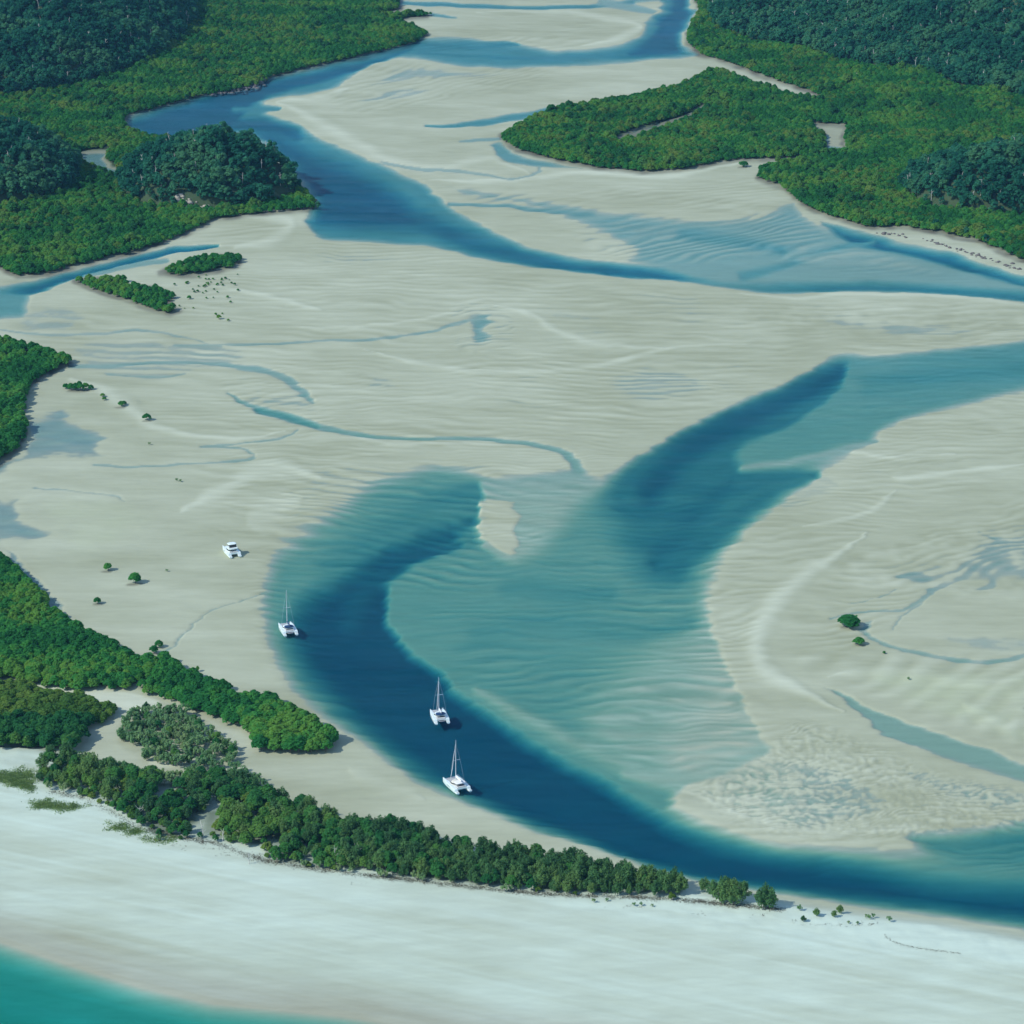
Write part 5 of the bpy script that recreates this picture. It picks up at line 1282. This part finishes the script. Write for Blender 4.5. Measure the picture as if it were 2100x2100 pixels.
def motor_cat(u, v, heading, label):
    L, B = 13.2, 6.6
    x, y = to_ground(u, v)
    r = place_boat('motor_catamaran', u, v, heading, label, z=float(ground_z(x, y)) + 0.45)
    hx = B / 2 - 0.9
    for s in (-1, 1):
        h = link('hull', hull_mesh(s * hx, s, L, 0.9, 1.75, 2.1, 0.6), M['gel'], r)
        link('portlight', box_mesh('portlight', s * hx + s * 0.86 - 0.06, s * hx + s * 0.86 + 0.06, 0.4, 2.4, 1.1, 1.35, 0.02), M['window'], h)
        link('portlight', box_mesh('portlight', s * hx + s * 0.86 - 0.06, s * hx + s * 0.86 + 0.06, -3.6, -2.8, 1.1, 1.35, 0.02), M['window'], h)
        link('bathing_platform', box_mesh('bathing_platform', s * hx - 0.6, s * hx + 0.6, -L / 2 + 0.25, -L / 2 + 1.3, 0.62, 0.74, 0.04), M['deck'], h)
        link('skeg', box_mesh('skeg', s * hx - 0.09, s * hx + 0.09, -L * 0.42, -L * 0.05, -0.62, -0.35, 0.02), M['antifoul'], h)
    link('bridge_deck', box_mesh('bridge_deck', -hx + 0.3, hx - 0.3, -L * 0.37, L * 0.30, 1.0, 1.78, 0.1), M['gel'], r)
    link('foredeck', slab('foredeck', rounded(0, L * 0.12, L * 0.42, hx + 0.1, p=3.4, front=0.75), 1.5, rounded(0, L * 0.12, L * 0.415, hx, p=3.4, front=0.75), 1.95, 0.08), M['gel'], r)
    cab = link('saloon', slab('saloon', rounded(0, -L * 0.20, L * 0.24, hx * 1.05, p=3.6, front=0.6), 1.76, rounded(0, -L * 0.20, L * 0.15, hx * 0.92, p=3.6, front=0.65), 3.2, 0.1), M['gel'], r)
    link('window_band', slab('window_band', rounded(0, -L * 0.205, L * 0.225, hx * 1.04, p=3.6, front=0.605), 2.2, rounded(0, -L * 0.203, L * 0.18, hx * 0.98, p=3.6, front=0.635), 2.8), M['window'], cab)
    cp = link('cockpit', box_mesh('cockpit', -hx * 0.85, hx * 0.85, -L * 0.35, -L * 0.2, 1.74, 1.84, 0.02), M['shadowed'], r)
    link('bench', box_mesh('bench', -hx * 0.8, hx * 0.8, -L * 0.355, -L * 0.31, 1.8, 2.3, 0.06), M['deck'], cp)
    fb = link('flybridge', slab('flybridge', rounded(0, -L * 0.30, L * 0.10, hx * 0.98, p=4, front=0.8), 3.22, rounded(0, -L * 0.30, L * 0.10, hx * 1.02, p=4, front=0.8), 3.75), M['gel'], r)
    link('helm_seat', box_mesh('helm_seat', -1.0, 1.0, -0.7, 0.1, 3.74, 4.45, 0.08), M['deck'], fb)
    link('dash', box_mesh('dash', -1.5, 1.5, 0.35, 0.8, 3.74, 4.3, 0.08), M['shadowed'], fb)
    ht = link('hardtop', slab('hardtop', rounded(0, -L * 0.19, L * 0.07, hx * 0.9, p=4, front=0.85), 5.35, rounded(0, -L * 0.185, L * 0.065, hx * 0.85, p=4, front=0.85), 5.5, 0.12), M['gel'], r)
    for sx_ in (-1, 1):
        for ya, yb in ((-L * 0.24, -L * 0.17), (L * 0.09, L * 0.04)):
            link('post', tubes('post', [((sx_ * hx * 0.85, ya, 3.7), (sx_ * hx * 0.8, yb, 5.38), 0.07, 0.07)]), M['gel'], ht)
    link('opening_shade', box_mesh('opening_shade', -hx * 0.82, hx * 0.82, -L * 0.185, -L * 0.18, 3.78, 5.3, 0), M['window'], ht)  # near-black sheet standing in for the shade inside the flybridge opening
    link('antenna', tubes('antenna', [((-0.8, -0.5, 5.5), (-0.9, -0.8, 8.0), 0.04, 0.02)]), M['alu'], ht)
    for sx_ in (-1, 1):
        rs = []
        ys = np.linspace(-L * 0.1, L * 0.44, 7)
        for k in range(7):
            xk = sx_ * (hx + 0.6 * (1 - max(0, (ys[k] / L - 0.1) / 0.36) ** 2))
            rs.append(((xk, ys[k], 1.8), (xk, ys[k], 2.65), 0.02, 0.02))
            if k: rs.append((prev, (xk, ys[k], 2.65), 0.02, 0.02))
            prev = (xk, ys[k], 2.65)
        link('railing', tubes('railing', rs), M['alu'], r)
motor_cat(437, 1046, hd(-0.40, 0.92), 'white motor catamaran with flybridge sitting dry on the sand flat')

# ------------------------------------------------------------------ sea air
hz = prism('haze', [(-9000, -4500), (9000, -4500), (9000, 12000), (-9000, 12000)], -20.0, 620.0, None)
hm, hnt, hout = new_mat('haze')
pv = hnt.nodes.new('ShaderNodeVolumePrincipled')
pv.inputs['Color'].default_value = (0.22, 0.60, 1.0, 1)
pv.inputs['Density'].default_value = 0.000022
pv.inputs['Anisotropy'].default_value = 0.0
hnt.links.new(pv.outputs[0], hout.inputs['Volume'])
hz.data.materials.clear(); hz.data.materials.append(hm)
tag(hz, 'faint blue sea haze over the whole inlet', 'haze', kind='stuff')
